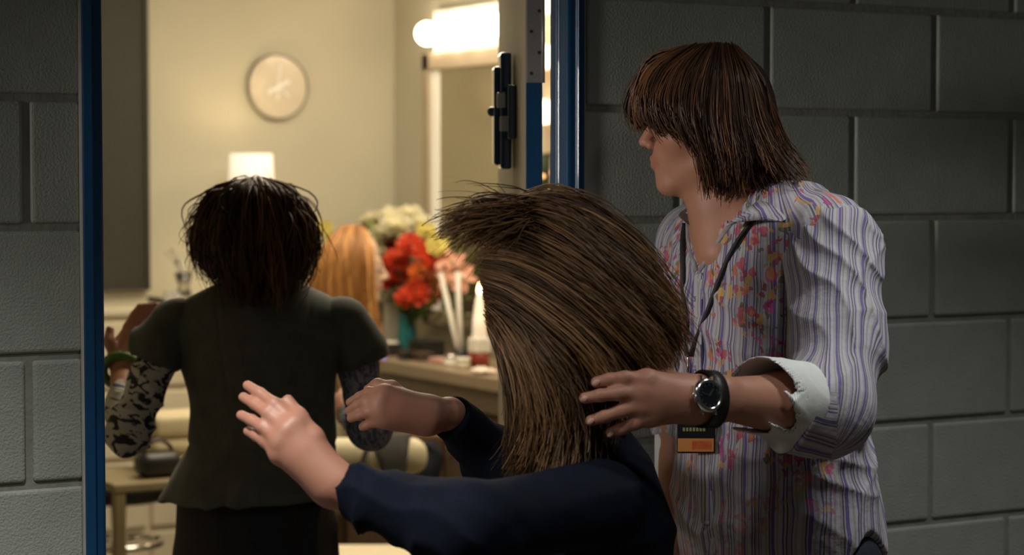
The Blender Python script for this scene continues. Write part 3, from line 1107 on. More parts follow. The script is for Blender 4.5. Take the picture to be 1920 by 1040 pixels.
for i in range(9):
    rr2 = random.Random(200 + i)
    c = on_y(rr2.uniform(570, 630), rr2.uniform(470, 550), BY - 0.18)
    out = nrm(c - pv)
    m = MB(); petal(m, c - out * 0.05, out, nrm(np.cross(out, [0, 1, 0.3])), 0.10, 0.03, 0.2)
    m.build('leaf', M_LEAF, pt, True)

# candle in holder
cb = on_x(899, 668, 3.44); cb[2] = CZ
hd = thing('candle_holder', cb, 'white square candle holder on a red glass foot', 'candle holder')
MB().lathe([(0, 0.001), (0.032, 0.001), (0.034, 0.045), (0.026, 0.05), (0, 0.05)], cb, 20).build('foot', mat('red_glass', (0.35, 0.05, 0.03), 0.15, trans=0.3, var=0.1), hd, True)
MB().box(cb + [-0.03, -0.03, 0.05], cb + [0.03, 0.03, 0.10], 0.006, 2).build('cup', M_WHITE, hd)
cn_ = thing('candle', cb + np.array([0, 0, 0.101]), 'white tapering lit candle standing in the holder', 'candle')
MB().lathe([(0, 0), (0.026, 0), (0.022, 0.06), (0.014, 0.12), (0.007, 0.145), (0, 0.147)], cb + np.array([0, 0, 0.101]), 18).build('wax', mat('candle_wax', (0.9, 0.82, 0.68), 0.5, var=0.02, sss=0.2, emit=(1, 0.8, 0.55), estr=0.5), cn_, True)
MB().lathe([(0, 0), (0.006, 0.006), (0.0075, 0.014), (0.004, 0.028), (0, 0.04)], cb + np.array([0, 0, 0.246]), 12).build('flame', mat('flame', (1, 0.8, 0.5), 0.5, emit=(1, 0.62, 0.3), estr=14), cn_, True)

# two long white brushes standing in a cup
bc = on_x(864, 665, 3.47); bc[2] = CZ
cu = thing('brush_cup', bc, 'short dark cup holding two long white brushes', 'cup')
MB().lathe([(0, 0.001), (0.024, 0.001), (0.026, 0.05), (0.023, 0.05), (0.022, 0.006), (0, 0.006)], bc, 18).build('cup', M_BLACK, cu, True)
for k, (px, py) in enumerate(((826, 512), (858, 508))):
    tip = on_x(px, py, 3.47)
    br = thing('makeup_brush', bc + np.array([0, 0, 0.01]), ('long white makeup brush in the cup, leaning towards the flowers', 'long white makeup brush standing upright in the cup')[k], 'brush', 'brushes in the cup')
    MB().tube([bc + np.array([0, 0.006 * (1 - 2 * k), 0.012]), bc * 0.5 + tip * 0.5 + np.array([0, 0, 0.005]), tip], [0.008, 0.010, 0.009], 10).build('handle', M_WHITE, br, True)
    d_ = nrm(tip - bc)
    MB().tube([tip, tip + d_ * 0.02, tip + d_ * 0.04], [0.010, 0.016, 0.009], 10).build('bristles', mat('pink_bristle', (0.7, 0.36, 0.25), 0.8, var=0.2, vscale=80, bump=0.5, bscale=200), br, True)

# silver radio dock with dark window, blue-lit gadget, cosmetics
rc = on_x(727, 645, 3.60); rc[2] = CZ
ra = thing('radio_dock', rc, 'upright silver speaker dock with dark window beside the vase', 'speaker')
zh = on_x(727, 556, 3.60)[2] - CZ
MB().box(rc + [-0.03, -0.045, 0], rc + [0.03, 0.045, zh], 0.008, 2).build('body', mat('silver_plastic', (0.42, 0.38, 0.31), 0.4, var=0.04), ra)
MB().box(rc + [-0.034, -0.022, zh * 0.45], rc + [-0.029, 0.014, zh * 0.9], 0.003, 1).build('window', M_BLACK, ra)
MB().lathe([(0, 0), (0.016, 0), (0.014, 0.004), (0, 0.004)], rc + [-0.03, 0, zh * 0.22], 16, frame=(np.array([0, 1.0, 0]), np.array([0, 0, 1.0]), np.array([-1.0, 0, 0]))).build('dial', M_CHROME, ra, True)
gc2 = on_x(731, 672, 3.40); gc2[2] = CZ
gd = thing('alarm_clock', gc2, 'little black gadget with bright blue lit display on the counter', 'gadget')
MB().box(gc2 + [-0.03, -0.035, 0], gc2 + [0.03, 0.04, 0.042], 0.006, 2).build('case', M_BLACK, gd)
MB().box(gc2 + [-0.033, -0.026, 0.014], gc2 + [-0.029, 0.026, 0.038], 0.002, 1).build('display', mat('blue_display', (0.02, 0.06, 0.6), 0.3, emit=(0.06, 0.16, 1.0), estr=6.0), gd)
MB().box(gc2 + [-0.02, -0.033, 0.042], gc2 + [0.02, 0.033, 0.05], 0.003, 1).build('snooze_bar', M_WHITE, gd)

ITEMS = [(800, 655, 3.52, (0.09, 0.12, 0.055), M_BLACK, 'cosmetic_case', 'flat black cosmetic case in front of the outlet plate', 'case'),
         (790, 668, 3.40, (0.06, 0.10, 0.03), mat('brown_case', (0.06, 0.04, 0.03), 0.4, var=0.2), 'palette_box', 'low brown palette box at the counter edge', 'box'),
         (826, 678, 3.40, (0.05, 0.09, 0.018), mat('pink_box', (0.62, 0.36, 0.30), 0.4, var=0.1), 'powder_compact', 'flat pink powder compact on the counter', 'compact'),
         (846, 680, 3.37, (0.035, 0.05, 0.03), M_WHITE, 'cream_jar', 'short white cream jar near the counter edge', 'jar'),
         (868, 684, 3.37, (0.035, 0.05, 0.026), M_IVORY, 'soap_dish', 'small ivory dish before the brush cup', 'dish'),
         (760, 668, 3.36, (0.04, 0.05, 0.03), M_BLACK, 'lens_case', 'small black case just beside the blue lit gadget', 'case')]
for px, py, X, s, mt, nm, lb_, cat in ITEMS:
    c = on_x(px, py, X); c[2] = CZ
    root = thing(nm, c, lb_, cat)
    if cat in ('jar', 'dish'):
        r = s[0] * 0.7
        MB().lathe([(0, 0.0005), (r * 0.9, 0.0005), (r, 0.006), (r, s[2]), (0, s[2])], c, 18).build('body', mt, root, True)
        MB().lathe([(0, 0), (r * 1.06, 0), (r * 1.06, 0.008), (r * 0.9, 0.011), (0, 0.011)], c + [0, 0, s[2]], 18).build('lid', M_CHROME if cat == 'jar' else M_WHITE, root, True)
    else:
        MB().box(c + [-s[0] / 2, -s[1] / 2, 0.0005], c + [s[0] / 2, s[1] / 2, s[2] * 0.6], 0.004, 2).build('body', mt, root)
        MB().box(c + [-s[0] / 2, -s[1] / 2, s[2] * 0.62], c + [s[0] / 2, s[1] / 2, s[2]], 0.004, 2).build('lid', mt, root)
tw = on_x(905, 700, 3.33); tw[2] = CZ
tb = thing('folded_tissue', tw, 'crumpled pale pink tissue at the edge of the counter', 'tissue')
m = MB(); rr = random.Random(6)
vs = []; fs = []
for i in range(9):
    for j in range(9):
        vs.append(tw + np.array([(i - 4) * 0.008, (j - 4) * 0.011, 0.006 + rr.uniform(0, 0.02) * (1 - ((i - 4) ** 2 + (j - 4) ** 2) / 40)]))
for i in range(8):
    for j in range(8):
        a = i * 9 + j; fs.append([a, a + 1, a + 10, a + 9])
m.add(vs, fs)
o = m.build('sheet', mat('tissue', (0.85, 0.68, 0.58), 0.7, var=0.05), tb, True)
sm = o.modifiers.new('solid', 'SOLIDIFY'); sm.thickness = 0.002

# ------------------------------------------------------------------ furniture in the room
FAB = mat('cream_upholstery', (0.72, 0.62, 0.42), 0.7, var=0.05, vscale=20, bump=0.2, bscale=300)


def round_slab(S, c, ax, half, r):
    pass


def cream_chair(px, pyt, pyb, Z, label):
    top = W(px, pyt, Z); bot = W(px, pyb, Z)
    base = np.array([top[0], top[1], 0])
    t = thing('low_back_chair', base, label, 'chair')
    fx = nrm(np.array([CY, -SY, 0])); fy = np.array([SY, CY, 0])
    fr_ = (base, fx, fy, np.array([0, 0, 1.0]))
    hw = 0.158
    MB().box((-hw, -0.045, bot[2]), (hw, 0.045, top[2]), 0.045, 5, fr_).build('backrest', FAB, t, True)
    MB().box((-0.22, 0.03, 0.46), (0.22, 0.44, 0.54), 0.03, 4, fr_).build('seat', FAB, t, True)
    for s in (-0.13, 0.13):
        MB().box((s - 0.012, 0.005, 0.5), (s + 0.012, 0.03, bot[2] + 0.03), 0.004, 1, fr_).build('back_post', M_BLACK, t)
    for sx in (-0.19, 0.19):
        for sy_ in (0.06, 0.41):
            MB().box((sx - 0.013, sy_ - 0.013, 0.0), (sx + 0.013, sy_ + 0.013, 0.47), 0.004, 1, fr_).build('leg', M_BLACK, t)
    return t, fr_, top[2], bot[2]


ch, cfr, ct, cbz = cream_chair(692, 820, 890, 5.75, 'cream upholstered low-back chair in front of the makeup counter')
sc_ = thing('scarf', cfr[0] + np.array([0, 0, cbz - 0.08]), 'dark grey scarf hanging over the cream chair back', 'scarf')
M_SCARF = mat('dark_scarf', (0.045, 0.04, 0.035), 0.9, var=0.2, vscale=30, bump=0.3, bscale=150)


def strip(m, rows, th=0.004):
    """rows: (left, right) point pairs top to bottom"""
    n = len(rows); vs = []; fs = []
    for a, b in rows:
        a = np.array(a); b = np.array(b)
        for s in np.linspace(0, 1, 5):
            vs.append(a * (1 - s) + b * s)
    for i in range(n - 1):
        for j in range(4):
            q = i * 5 + j; fs.append([q, q + 1, q + 6, q + 5])
    m.add(vs, fs)


def loc3(a, b, h):
    return cfr[0] + cfr[1] * a + cfr[2] * b + np.array([0, 0, h])


m = MB()
strip(m, [(loc3(0.02, 0.055, ct - 0.05), loc3(0.12, 0.055, ct - 0.05)), (loc3(0.012, 0.03, ct + 0.006), loc3(0.115, 0.03, ct + 0.006)), (loc3(0.006, -0.03, ct + 0.006), loc3(0.112, -0.03, ct + 0.006)),
          (loc3(0.03, -0.054, ct - 0.06), loc3(0.105, -0.054, ct - 0.06)), (loc3(0.045, -0.056, ct - 0.12), loc3(0.10, -0.056, ct - 0.12)), (loc3(0.06, -0.052, ct - 0.2), loc3(0.105, -0.052, ct - 0.2))])
o = m.build('wide_end', M_SCARF, sc_, True); o.modifiers.new('solid', 'SOLIDIFY').thickness = 0.005
m = MB()
strip(m, [(loc3(-0.005, -0.053, ct - 0.012), loc3(0.012, -0.053, ct - 0.012)), (loc3(-0.025, -0.054, ct - 0.07), loc3(-0.012, -0.054, ct - 0.07)), (loc3(-0.035, -0.054, ct - 0.11), loc3(-0.027, -0.054, ct - 0.11))])
o = m.build('narrow_end', M_SCARF, sc_, True); o.modifiers.new('solid', 'SOLIDIFY').thickness = 0.004

# round black stool with chrome foot ring
sp = W(222, 905, 6.9); sp[2] = 0
stl = thing('bar_stool', sp, 'black padded stool with chrome foot ring inside the doorway', 'stool')
MB().lathe([(0, 0.56), (0.15, 0.56), (0.17, 0.58), (0.17, 0.63), (0.15, 0.65), (0, 0.655)], sp, 28).build('seat', mat('black_vinyl', (0.015, 0.013, 0.012), 0.4, var=0.1), stl, True)
MB().lathe([(0, 0.0), (0.2, 0.0), (0.2, 0.012), (0.03, 0.03), (0.025, 0.56), (0, 0.56)], sp, 24).build('pedestal', M_CHROME, stl, True)
MB().tube([sp + np.array([0.14 * math.cos(t), 0.14 * math.sin(t), 0.42]) for t in np.linspace(0, 2 * math.pi, 33)], 0.011, 8).build('foot_ring', M_CHROME, stl, True)
for t in (0.4, 2.5, 4.6):
    MB().tube([sp + np.array([0.02 * math.cos(t), 0.02 * math.sin(t), 0.42]), sp + np.array([0.08 * math.cos(t), 0.08 * math.sin(t), 0.42]), sp + np.array([0.14 * math.cos(t), 0.14 * math.sin(t), 0.42])], 0.006, 6).build('spoke', M_CHROME, stl, True)

# side table with folded towels and a black bag
tp = W(322, 884, 6.3); th_ = tp[2]; tp[2] = 0
st = thing('side_table', tp, 'small olive side table carrying folded towels and a black bag', 'table')
M_OLIVE = mat('olive_wood', (0.24, 0.19, 0.10), 0.5, var=0.12)
MB().box(tp + [-0.24, -0.18, th_ - 0.025], tp + [0.16, 0.18, th_], 0.004, 2).build('table_top', M_OLIVE, st)
for a in (-0.22, 0.14):
    for b in (-0.16, 0.16):
        MB().box(tp + [a - 0.016, b - 0.016, 0], tp + [a + 0.016, b + 0.016, th_ - 0.024], 0.003, 1).build('leg', M_OLIVE, st)
MB().box(tp + [-0.22, -0.16, 0.25], tp + [0.14, 0.16, 0.27], 0.003, 1).build('lower_shelf', M_OLIVE, st)
MT = mat('towel_cream', (0.62, 0.52, 0.33), 0.9, var=0.06, vscale=40, bump=0.4, bscale=300)
for k, (h0, h1) in enumerate(((0.0, 0.05), (0.051, 0.098), (0.099, 0.17))):
    o = MB().box((-0.10, -0.09, 0.001), (0.10, 0.09, h1 - h0), 0.02, 4).build('folded_towel', MT, None, True)
    o.location = (tp[0] + 0.03 + 0.006 * k, tp[1] + 0.07, th_ + h0)
    tag(o, ('folded cream towel at the bottom of the side table stack', 'folded cream towel in the middle of the side table stack', 'thick cream towel on top of the side table stack')[k], 'towel', 'folded towels')
hb = W(302, 880, 6.2); hb[2] = th_
bg = thing('handbag', hb, 'small black handbag slumped on the side table', 'bag')
MB().box(hb + [-0.075, -0.045, 0.001], hb + [0.055, 0.045, 0.075], 0.028, 4).build('bag_body', M_BLACK, bg, True)
MB().tube([hb + np.array([0.045 * math.cos(t) - 0.01, 0.0, 0.066 + 0.04 * math.sin(t)]) for t in np.linspace(0, math.pi, 12)], 0.006, 6).build('handle', M_BLACK, bg, True)

# ------------------------------------------------------------------ people: shared materials
def skin_mat(name, base, blush):
    m, nt, b = node_mat(name)
    tc = nt.nodes.new('ShaderNodeTexCoord')
    n = nt.nodes.new('ShaderNodeTexNoise'); n.inputs['Scale'].default_value = 22; n.inputs['Detail'].default_value = 4
    nt.links.new(tc.outputs['Object'], n.inputs['Vector'])
    nt.links.new(mixc(nt, mth(nt, 'MULTIPLY', attr(nt, 'lip'), 0.75), mixc(nt, n.outputs['Fac'], base, blush), (0.36, 0.09, 0.075)), b.inputs['Base Color'])
    b.inputs['Roughness'].default_value = 0.5
    b.inputs['Subsurface Weight'].default_value = 0.08
    b.inputs['Subsurface Radius'].default_value = (0.012, 0.005, 0.003)
    n2 = nt.nodes.new('ShaderNodeTexNoise'); n2.inputs['Scale'].default_value = 260
    nt.links.new(tc.outputs['Object'], n2.inputs['Vector'])
    bp = nt.nodes.new('ShaderNodeBump'); bp.inputs['Strength'].default_value = 0.15; bp.inputs['Distance'].default_value = 0.001
    nt.links.new(n2.outputs['Fac'], bp.inputs['Height']); nt.links.new(bp.outputs['Normal'], b.inputs['Normal'])
    return m


SKIN_M = skin_mat('skin_tan', (0.42, 0.20, 0.125), (0.50, 0.235, 0.16))
SKIN_F = skin_mat('skin_fair', (0.40, 0.185, 0.12), (0.46, 0.21, 0.145))
SKIN_P = skin_mat('skin_pale', (0.62, 0.42, 0.30), (0.66, 0.42, 0.32))
M_EYE = mat('eye_white', (0.7, 0.68, 0.64), 0.2, var=0.02)
M_IRIS = mat('iris_dark', (0.03, 0.02, 0.015), 0.15, var=0.05)
M_NAIL = mat('nail', (0.62, 0.36, 0.29), 0.3, var=0.05)
M_SHOE = mat('shoe_leather', (0.03, 0.022, 0.018), 0.4, var=0.2)
M_JEANS = mat('dark_jeans', (0.012, 0.016, 0.030), 0.85, var=0.3, vscale=60, bump=0.3, bscale=300)


def lip_mask(V_, q, sc):
    m_ = np.zeros(len(V_))
    for z in (-.0555, -.0655):
        for s in (-1, 1):
            for t in np.linspace(0, 1, 5):
                c = q(.094 - .010 * t, s * .019 * t, z - (0.002 if z > -.06 else -.003) * t)
                m_ = np.maximum(m_, np.exp(-(((V_ - c) ** 2).sum(1)) / (0.0055 * sc) ** 2))
    return np.clip(m_ * 1.4, 0, 1)


def person(px, Z, label, group=None):
    b = W(px, 520, Z)
    b[2] = 0
    return thing('person', b, label, 'person', group)


def shoes(parent, feet, toe):
    """feet: list of ankle points on the floor plane (local); toe direction (local)"""
    toe = nrm(toe)
    sd = np.array([-toe[1], toe[0], 0])
    for f in feet:
        S = Sdf()
        c = np.array([f[0], f[1], -CAMZ])
        S.ell(c + toe * 0.10 + [0, 0, 0.042], (0.10, 0.045, 0.040), (toe, sd, [0, 0, 1]), 0.03)
        S.ell(c - toe * 0.01 + [0, 0, 0.05], (0.06, 0.04, 0.05), (toe, sd, [0, 0, 1]), 0.03)
        S.cone(c + [0, 0, 0.05], c + [0, 0, 0.11], 0.045, 0.045, 0.03)
        S.cut(c + [0, 0, 0.001], [0, 0, -1])
        S.cut(c + [0, 0, 0.13], [0, 0, 1])
        lo, hi = bbox(c - 0.09, c + toe * 0.2 + 0.09, c + toe * 0.2 - 0.09, c + [0, 0, 0.15], pad=0.04)
        sdf_obj('shoe', S, [(lo, hi, 0.007)], M_SHOE, parent)


def eyes(parent, q, sc):
    for s in (-1, 1):
        c = L2W(q(.0745, s * .032, -.001))
        e = MB().ball(c, 0.0122 * sc, 14, 10).build('eye', M_EYE, parent, True)
        f = nrm(L2W(q(1, 0, 0)) - L2W(q(0, 0, 0)))
        MB().ball(c + f * 0.0085 * sc, 0.0052 * sc, 10, 8).build('iris', M_IRIS, e, True)


def around(V, a, b, rad, flip=1.0):
    """stripe coordinates around a limb axis"""
    ax = nrm(b - a)
    t = nrm(np.cross(ax, [0.2, 1.0, 0.1])); s = np.cross(ax, t)
    q = V - a
    ang = np.arctan2(q @ s, q @ t)
    return ang * rad, q @ ax


# striped shirt with embroidered flowers
def shirt_material(name, flowers):
    m, nt, b = node_mat(name)
    u = attr(nt, 'su'); v = attr(nt, 'sv')
    cmb = nt.nodes.new('ShaderNodeCombineXYZ')
    nt.links.new(u, cmb.inputs[0]); nt.links.new(v, cmb.inputs[1])
    nz = nt.nodes.new('ShaderNodeTexNoise'); nz.inputs['Scale'].default_value = 9
    nt.links.new(cmb.outputs[0], nz.inputs['Vector'])
    u = mth(nt, 'ADD', u, mth(nt, 'MULTIPLY', mth(nt, 'SUBTRACT', nz.outputs['Fac'], 0.5), 0.012))

    def band(period, off, width):
        f = mth(nt, 'FRACT', mth(nt, 'DIVIDE', mth(nt, 'ADD', u, off + 10.0), period))
        return mth(nt, 'LESS_THAN', f, width)
    col = (0.48, 0.47, 0.515)
    c = mixc(nt, band(0.0085, 0.0, 0.34), col, (0.36, 0.34, 0.36))
    c = mixc(nt, band(0.025, 0.004, 0.10), c, (0.13, 0.12, 0.15))
    c = mixc(nt, band(0.05, 0.0, 0.10), c, (0.15, 0.12, 0.33))
    c = mixc(nt, band(0.05, 0.022, 0.05), c, (0.19, 0.16, 0.36))
    c = mixc(nt, band(0.05, 0.034, 0.045), c, (0.13, 0.10, 0.30))
    if flowers:
        w = attr(nt, 'emb')
        sc = nt.nodes.new('ShaderNodeVectorMath'); sc.operation = 'MULTIPLY'
        sc.inputs[1].default_value = (1.0, 0.75, 1.0)
        nt.links.new(cmb.outputs[0], sc.inputs[0])
        wn = nt.nodes.new('ShaderNodeTexNoise'); wn.inputs['Scale'].default_value = 60
        nt.links.new(cmb.outputs[0], wn.inputs['Vector'])
        ad = nt.nodes.new('ShaderNodeVectorMath'); ad.operation = 'MULTIPLY_ADD'
        nt.links.new(wn.outputs['Color'], ad.inputs[0]); ad.inputs[1].default_value = (0.02, 0.02, 0); nt.links.new(sc.outputs[0], ad.inputs[2])
        cluster = nt.nodes.new('ShaderNodeTexNoise'); cluster.inputs['Scale'].default_value = 13; cluster.inputs['Detail'].default_value = 1
        nt.links.new(cmb.outputs[0], cluster.inputs['Vector'])
        for scale, rad, cols in ((50, 0.36, ((0.52, 0.05, 0.10), (0.62, 0.16, 0.05), (0.55, 0.08, 0.30), (0.62, 0.36, 0.06))), (85, 0.34, ((0.35, 0.02, 0.05), (0.6, 0.3, 0.08), (0.4, 0.05, 0.2), (0.10, 0.12, 0.04)))):
            vo = nt.nodes.new('ShaderNodeTexVoronoi'); vo.inputs['Scale'].default_value = scale
            vo.voronoi_dimensions = '2D'
            nt.links.new(ad.outputs[0], vo.inputs['Vector'])
            ramp = nt.nodes.new('ShaderNodeValToRGB'); ramp.color_ramp.interpolation = 'CONSTANT'
            sep = nt.nodes.new('ShaderNodeSeparateColor'); nt.links.new(vo.outputs['Color'], sep.inputs[0])
            els = ramp.color_ramp.elements
            els[0].color = (*cols[0], 1)
            els[1].position = 0.3; els[1].color = (*cols[1], 1)
            for kx, pos in ((2, 0.55), (3, 0.8)):
                e_ = els.new(pos); e_.color = (*cols[kx], 1)
            nt.links.new(sep.outputs[0], ramp.inputs['Fac'])
            msk = mth(nt, 'LESS_THAN', vo.outputs['Distance'], rad)
            msk = mth(nt, 'MULTIPLY', msk, mth(nt, 'GREATER_THAN', sep.outputs[1], 0.35))
            msk = mth(nt, 'MULTIPLY', msk, mth(nt, 'GREATER_THAN', cluster.outputs['Fac'], 0.46))
            msk = mth(nt, 'MULTIPLY', msk, w)
            c = mixc(nt, mth(nt, 'MULTIPLY', msk, 0.78), c, ramp.outputs['Color'])
    nt.links.new(c, b.inputs['Base Color'])
    b.inputs['Roughness'].default_value = 0.8
    b.inputs['Sheen Weight'].default_value = 0.1
    n2 = nt.nodes.new('ShaderNodeTexNoise'); n2.inputs['Scale'].default_value = 70; n2.inputs['Detail'].default_value = 4
    tc = nt.nodes.new('ShaderNodeTexCoord'); nt.links.new(tc.outputs['Object'], n2.inputs['Vector'])
    bp = nt.nodes.new('ShaderNodeBump'); bp.inputs['Strength'].default_value = 0.4; bp.inputs['Distance'].default_value = 0.004
    nt.links.new(n2.outputs['Fac'], bp.inputs['Height']); nt.links.new(bp.outputs['Normal'], b.inputs['Normal'])
    return m


M_SHIRT = shirt_material('striped_shirt', True)
M_SLEEVE = shirt_material('striped_sleeve', False)
M_CUFF = mat('white_cuff', (0.78, 0.81, 0.80), 0.8, var=0.06, vscale=25, bump=0.4, bscale=60)

# ------------------------------------------------------------------ the man in the striped shirt
man = person(1440, 3.62, 'long-haired man in a striped embroidered shirt and a lanyard, against the block wall')
ZM = 3.60
hO = P(1326, 233, ZM)
hf = nrm([-1, 0.08, -0.03]); hu = nrm([-0.05, 0, 1]); hs = np.cross(hu, hf)
wdir = nrm([0.6, -0.8, 0]); fdir = nrm([-0.8, -0.6, 0])       # towards his left shoulder / towards his front
UP = np.array([0, 0, 1.0])
B = Sdf()
hq = head_sdf(B, hO, hf, hs, hu, 1.0)
B.cone(P(1352, 300, ZM), P(1385, 450, 3.61), 0.060, 0.066, 0.03)
B.cone(P(1322, 350, ZM), P(1345, 470, 3.56), 0.030, 0.030, 0.03)
B.ell(P(1420, 540, 3.62), (0.165, 0.10, 0.18), (wdir, fdir, UP), 0.06)
B.cone(P(1400, 430, 3.60), P(1560, 450, 3.47), 0.05, 0.055, 0.05)
B.cone(P(1400, 430, 3.62), P(1300, 455, 3.76), 0.05, 0.055, 0.05)
B.ell(P(1450, 800, 3.62), (0.145, 0.10, 0.24), (wdir, fdir, UP), 0.06)
shL = P(1570, 450, 3.46); elL = P(1545, 768, 3.25); wrL = P(1342, 746, 3.065)
B.cone(shL, elL, 0.05, 0.042, 0.03)
B.chain([elL, P(1465, 757, 3.165), wrL], [0.043, 0.045, 0.029], 0.02)
B.cone(P(1350, 738, 3.065), P(1300, 742, 3.04), 0.026, 0.026, 0.015)
B.cone(P(1350, 758, 3.065), P(1300, 762, 3.04), 0.024, 0.024, 0.015)
shR = P(1298, 455, 3.77); elR = P(1275, 780, 3.83); wrR = P(1262, 1040, 3.76)
B.cone(shR, elR, 0.048, 0.04, 0.03)
B.cone(elR, wrR, 0.040, 0.026, 0.03)
hR = P(1258, 1075, 3.75)
hand_sdf(B, wrR, P(1256, 1105, 3.75), [[P(1244 + 9 * i, 1135, 3.735 + 0.012 * i), P(1242 + 9 * i, 1165, 3.735 + 0.012 * i), P(1246 + 9 * i, 1190, 3.74 + 0.012 * i)] for i in range(4)], [P(1248, 1090, 3.73), P(1236, 1115, 3.72), P(1232, 1140, 3.72)], 0.025, 0.024, 0.009)
# left hand laid flat, back towards the corridor, fingers to the left
wl = P(1312, 748, 3.045); pl = P(1235, 745, 3.01)
FNG = [[P(1214, 712, 3.000), P(1172, 708, 2.990), P(1142, 711, 2.990), P(1118, 716, 2.995)],
       [P(1206, 736, 2.995), P(1160, 737, 2.983), P(1125, 741, 2.985), P(1096, 746, 2.993)],
       [P(1208, 759, 2.998), P(1166, 770, 2.987), P(1135, 780, 2.990), P(1108, 788, 2.998)],
       [P(1222, 779, 3.005), P(1190, 793, 2.997), P(1166, 803, 3.000), P(1146, 811, 3.005)]]
hand_sdf(B, wl, pl, FNG, [P(1280, 722, 3.045), P(1240, 702, 3.05), P(1205, 697, 3.05), P(1178, 700, 3.045)], 0.026, 0.025, 0.0100)
for f in FNG:   # tendons and knuckles
    B.cone(P(1290, 745, 3.015), f[0] + [0.0, -0.004, 0], 0.004, 0.006, 0.014)
# hips and legs under the jeans
hp = P(1462, 980, 3.62)
LEG = []
for s, (fx_, fz_) in ((1, (0.06, 0.02)), (-1, (-0.06, 0.0))):
    h0 = np.array([hp[0], hp[1], 0.95 - CAMZ]) + wdir * 0.09 * s
    k0_ = np.array([hp[0], hp[1], 0.50 - CAMZ]) + wdir * 0.11 * s + fdir * 0.03
    a0_ = np.array([hp[0], hp[1], 0.09 - CAMZ]) + wdir * 0.12 * s + fdir * fz_
    LEG.append((h0, k0_, a0_))
    B.chain([h0, k0_, a0_], [0.075, 0.055, 0.038], 0.03)
u_neck = P(1400, 640, ZM)[2]
lo1 = np.array([hO[0] - 0.16, 3.40, u_neck]); hi1 = np.array([P(1480, 400, ZM)[0], 3.80, hO[2] + 0.15])
x_h = P(1510, 750, 3.15)[0]
lo2 = np.array([P(1070, 750, 3.0)[0], 2.92, P(1200, 850, 3.1)[2]]); hi2 = np.array([x_h, 3.30, P(1200, 660, 3.1)[2]])
lo3 = np.array([P(1215, 900, 3.8)[0], 3.68, P(1215, 1210, 3.75)[2]]); hi3 = np.array([P(1345, 900, 3.8)[0], 3.95, P(1215, 800, 3.8)[2]])
lo4 = np.array([P(1240, 500, 3.7)[0], 3.30, -CAMZ + 0.02]); hi4 = np.array([P(1720, 500, 3.6)[0], 3.90, u_neck])
sdf_obj('body', B, [(lo1, hi1, 0.0028), (lo2, hi2, 0.0020), (lo3, hi3, 0.005), (lo4, hi4, 0.013)], SKIN_M, man, lambda V_: {'lip': lip_mask(V_, hq, 1.0)})
eyes(man, hq, 1.0)
for f in FNG:
    d_ = nrm(f[-1] - f[-2])
    c = L2W(f[-1] + d_ * 0.001 + np.array([0, -0.0085, 0]))
    MB().ball(c, (0.0065, 0.002, 0.0045), 10, 6, frame=(nrm(L2W(f[-1]) - L2W(f[-2])), nrm(np.array([-SY, -CY, 0])), UP)).build('fingernail', M_NAIL, man, True)
lipc = [L2W(hq(.098, 0, -.0555)), L2W(hq(.095, 0, -.066))]

MANB = B
# shirt body
T = Sdf()
T.ell(P(1418, 545, 3.62), (0.185, 0.130, 0.20), (wdir, fdir, UP), 0.06)
T.cone(P(1425, 402, 3.59), P(1545, 444, 3.48), 0.066, 0.078, 0.05)
T.cone(P(1395, 425, 3.62), P(1310, 460, 3.75), 0.062, 0.072, 0.05)
T.ell(P(1440, 800, 3.62), (0.185, 0.135, 0.28), (wdir, fdir, UP), 0.08)
T.ell(P(1462, 1010, 3.62), (0.20, 0.150, 0.24), (wdir, fdir, UP), 0.08)
T.post.append(folds(0.0050, 26, (0.55, 0.2, 0.8), 0.55, 1.3))
T.post.append(folds(0.0035, 44, (0.9, 0.3, -0.25), 0.8, 4.1))
T.post.append(folds(0.0030, 60, (0.2, -0.6, 0.9), 0.9, 2.2))
# open neck: a wedge cut down the front, and the round neck hole
vtip = P(1302, 500, 3.46)
ntop = P(1350, 395, 3.52)


def neck_cut(p, d):
    q = p - P(1338, 420, 3.585).astype(np.float32)
    fw = q @ fdir.astype(np.float32)
    sd_ = q @ wdir.astype(np.float32) - 0.005
    z = q[:, 2]
    zt = -(500 - 420) * 0.0009
    half = np.clip((z - zt) / (0.072 + 0.03), 0, 1.2) * 0.046
    wedge = np.maximum(np.abs(sd_) - half, -(fw - 0.0))
    c0 = P(1375, 385, 3.60).astype(np.float32)
    hole = np.sqrt(((p - c0)[:, 0] / 1.0) ** 2 + ((p - c0)[:, 1]) ** 2) - 0.074
    hole = np.maximum(hole, -(p[:, 2] - P(1375, 425, 3.6)[2]))
    k = np.minimum(wedge, hole)
    return np.maximum(d, -k)


T.post.append(neck_cut)
hemz = P(1400, 1090, 3.5)[2]


def hem_cut(p, d):
    q = p - P(1462, 1010, 3.62).astype(np.float32)
    s = q @ wdir.astype(np.float32)
    f_ = q @ fdir.astype(np.float32)
    hz = hemz + 0.095 * np.exp(-((f_ + 0.03) / 0.07) ** 2) * (np.abs(s) / 0.2) ** 2 + 0.004 * np.sin(s * 40 + f_ * 31)
    return np.maximum(d, hz - p[:, 2])


T.post.append(hem_cut)


def shirt_attr(V):
    c = P(1430, 700, 3.62)
    q = V - c
    f_ = q @ fdir; s = q @ wdir
    ang = np.arctan2(s, f_)
    su = ang * 0.165
    top = np.clip((V[:, 2] - P(1400, 420, 3.6)[2]) / 0.05, 0, 1)
    emb = ((np.abs(ang + 0.05) > 0.10) & (np.abs(ang) < 1.45)).astype(float)
    emb *= np.clip((V[:, 2] - P(1400, 900, 3.6)[2]) / 0.1, 0.0, 1) + 0.5
    return {'su': su, 'sv': V[:, 2], 'emb': np.clip(emb, 0, 1)}


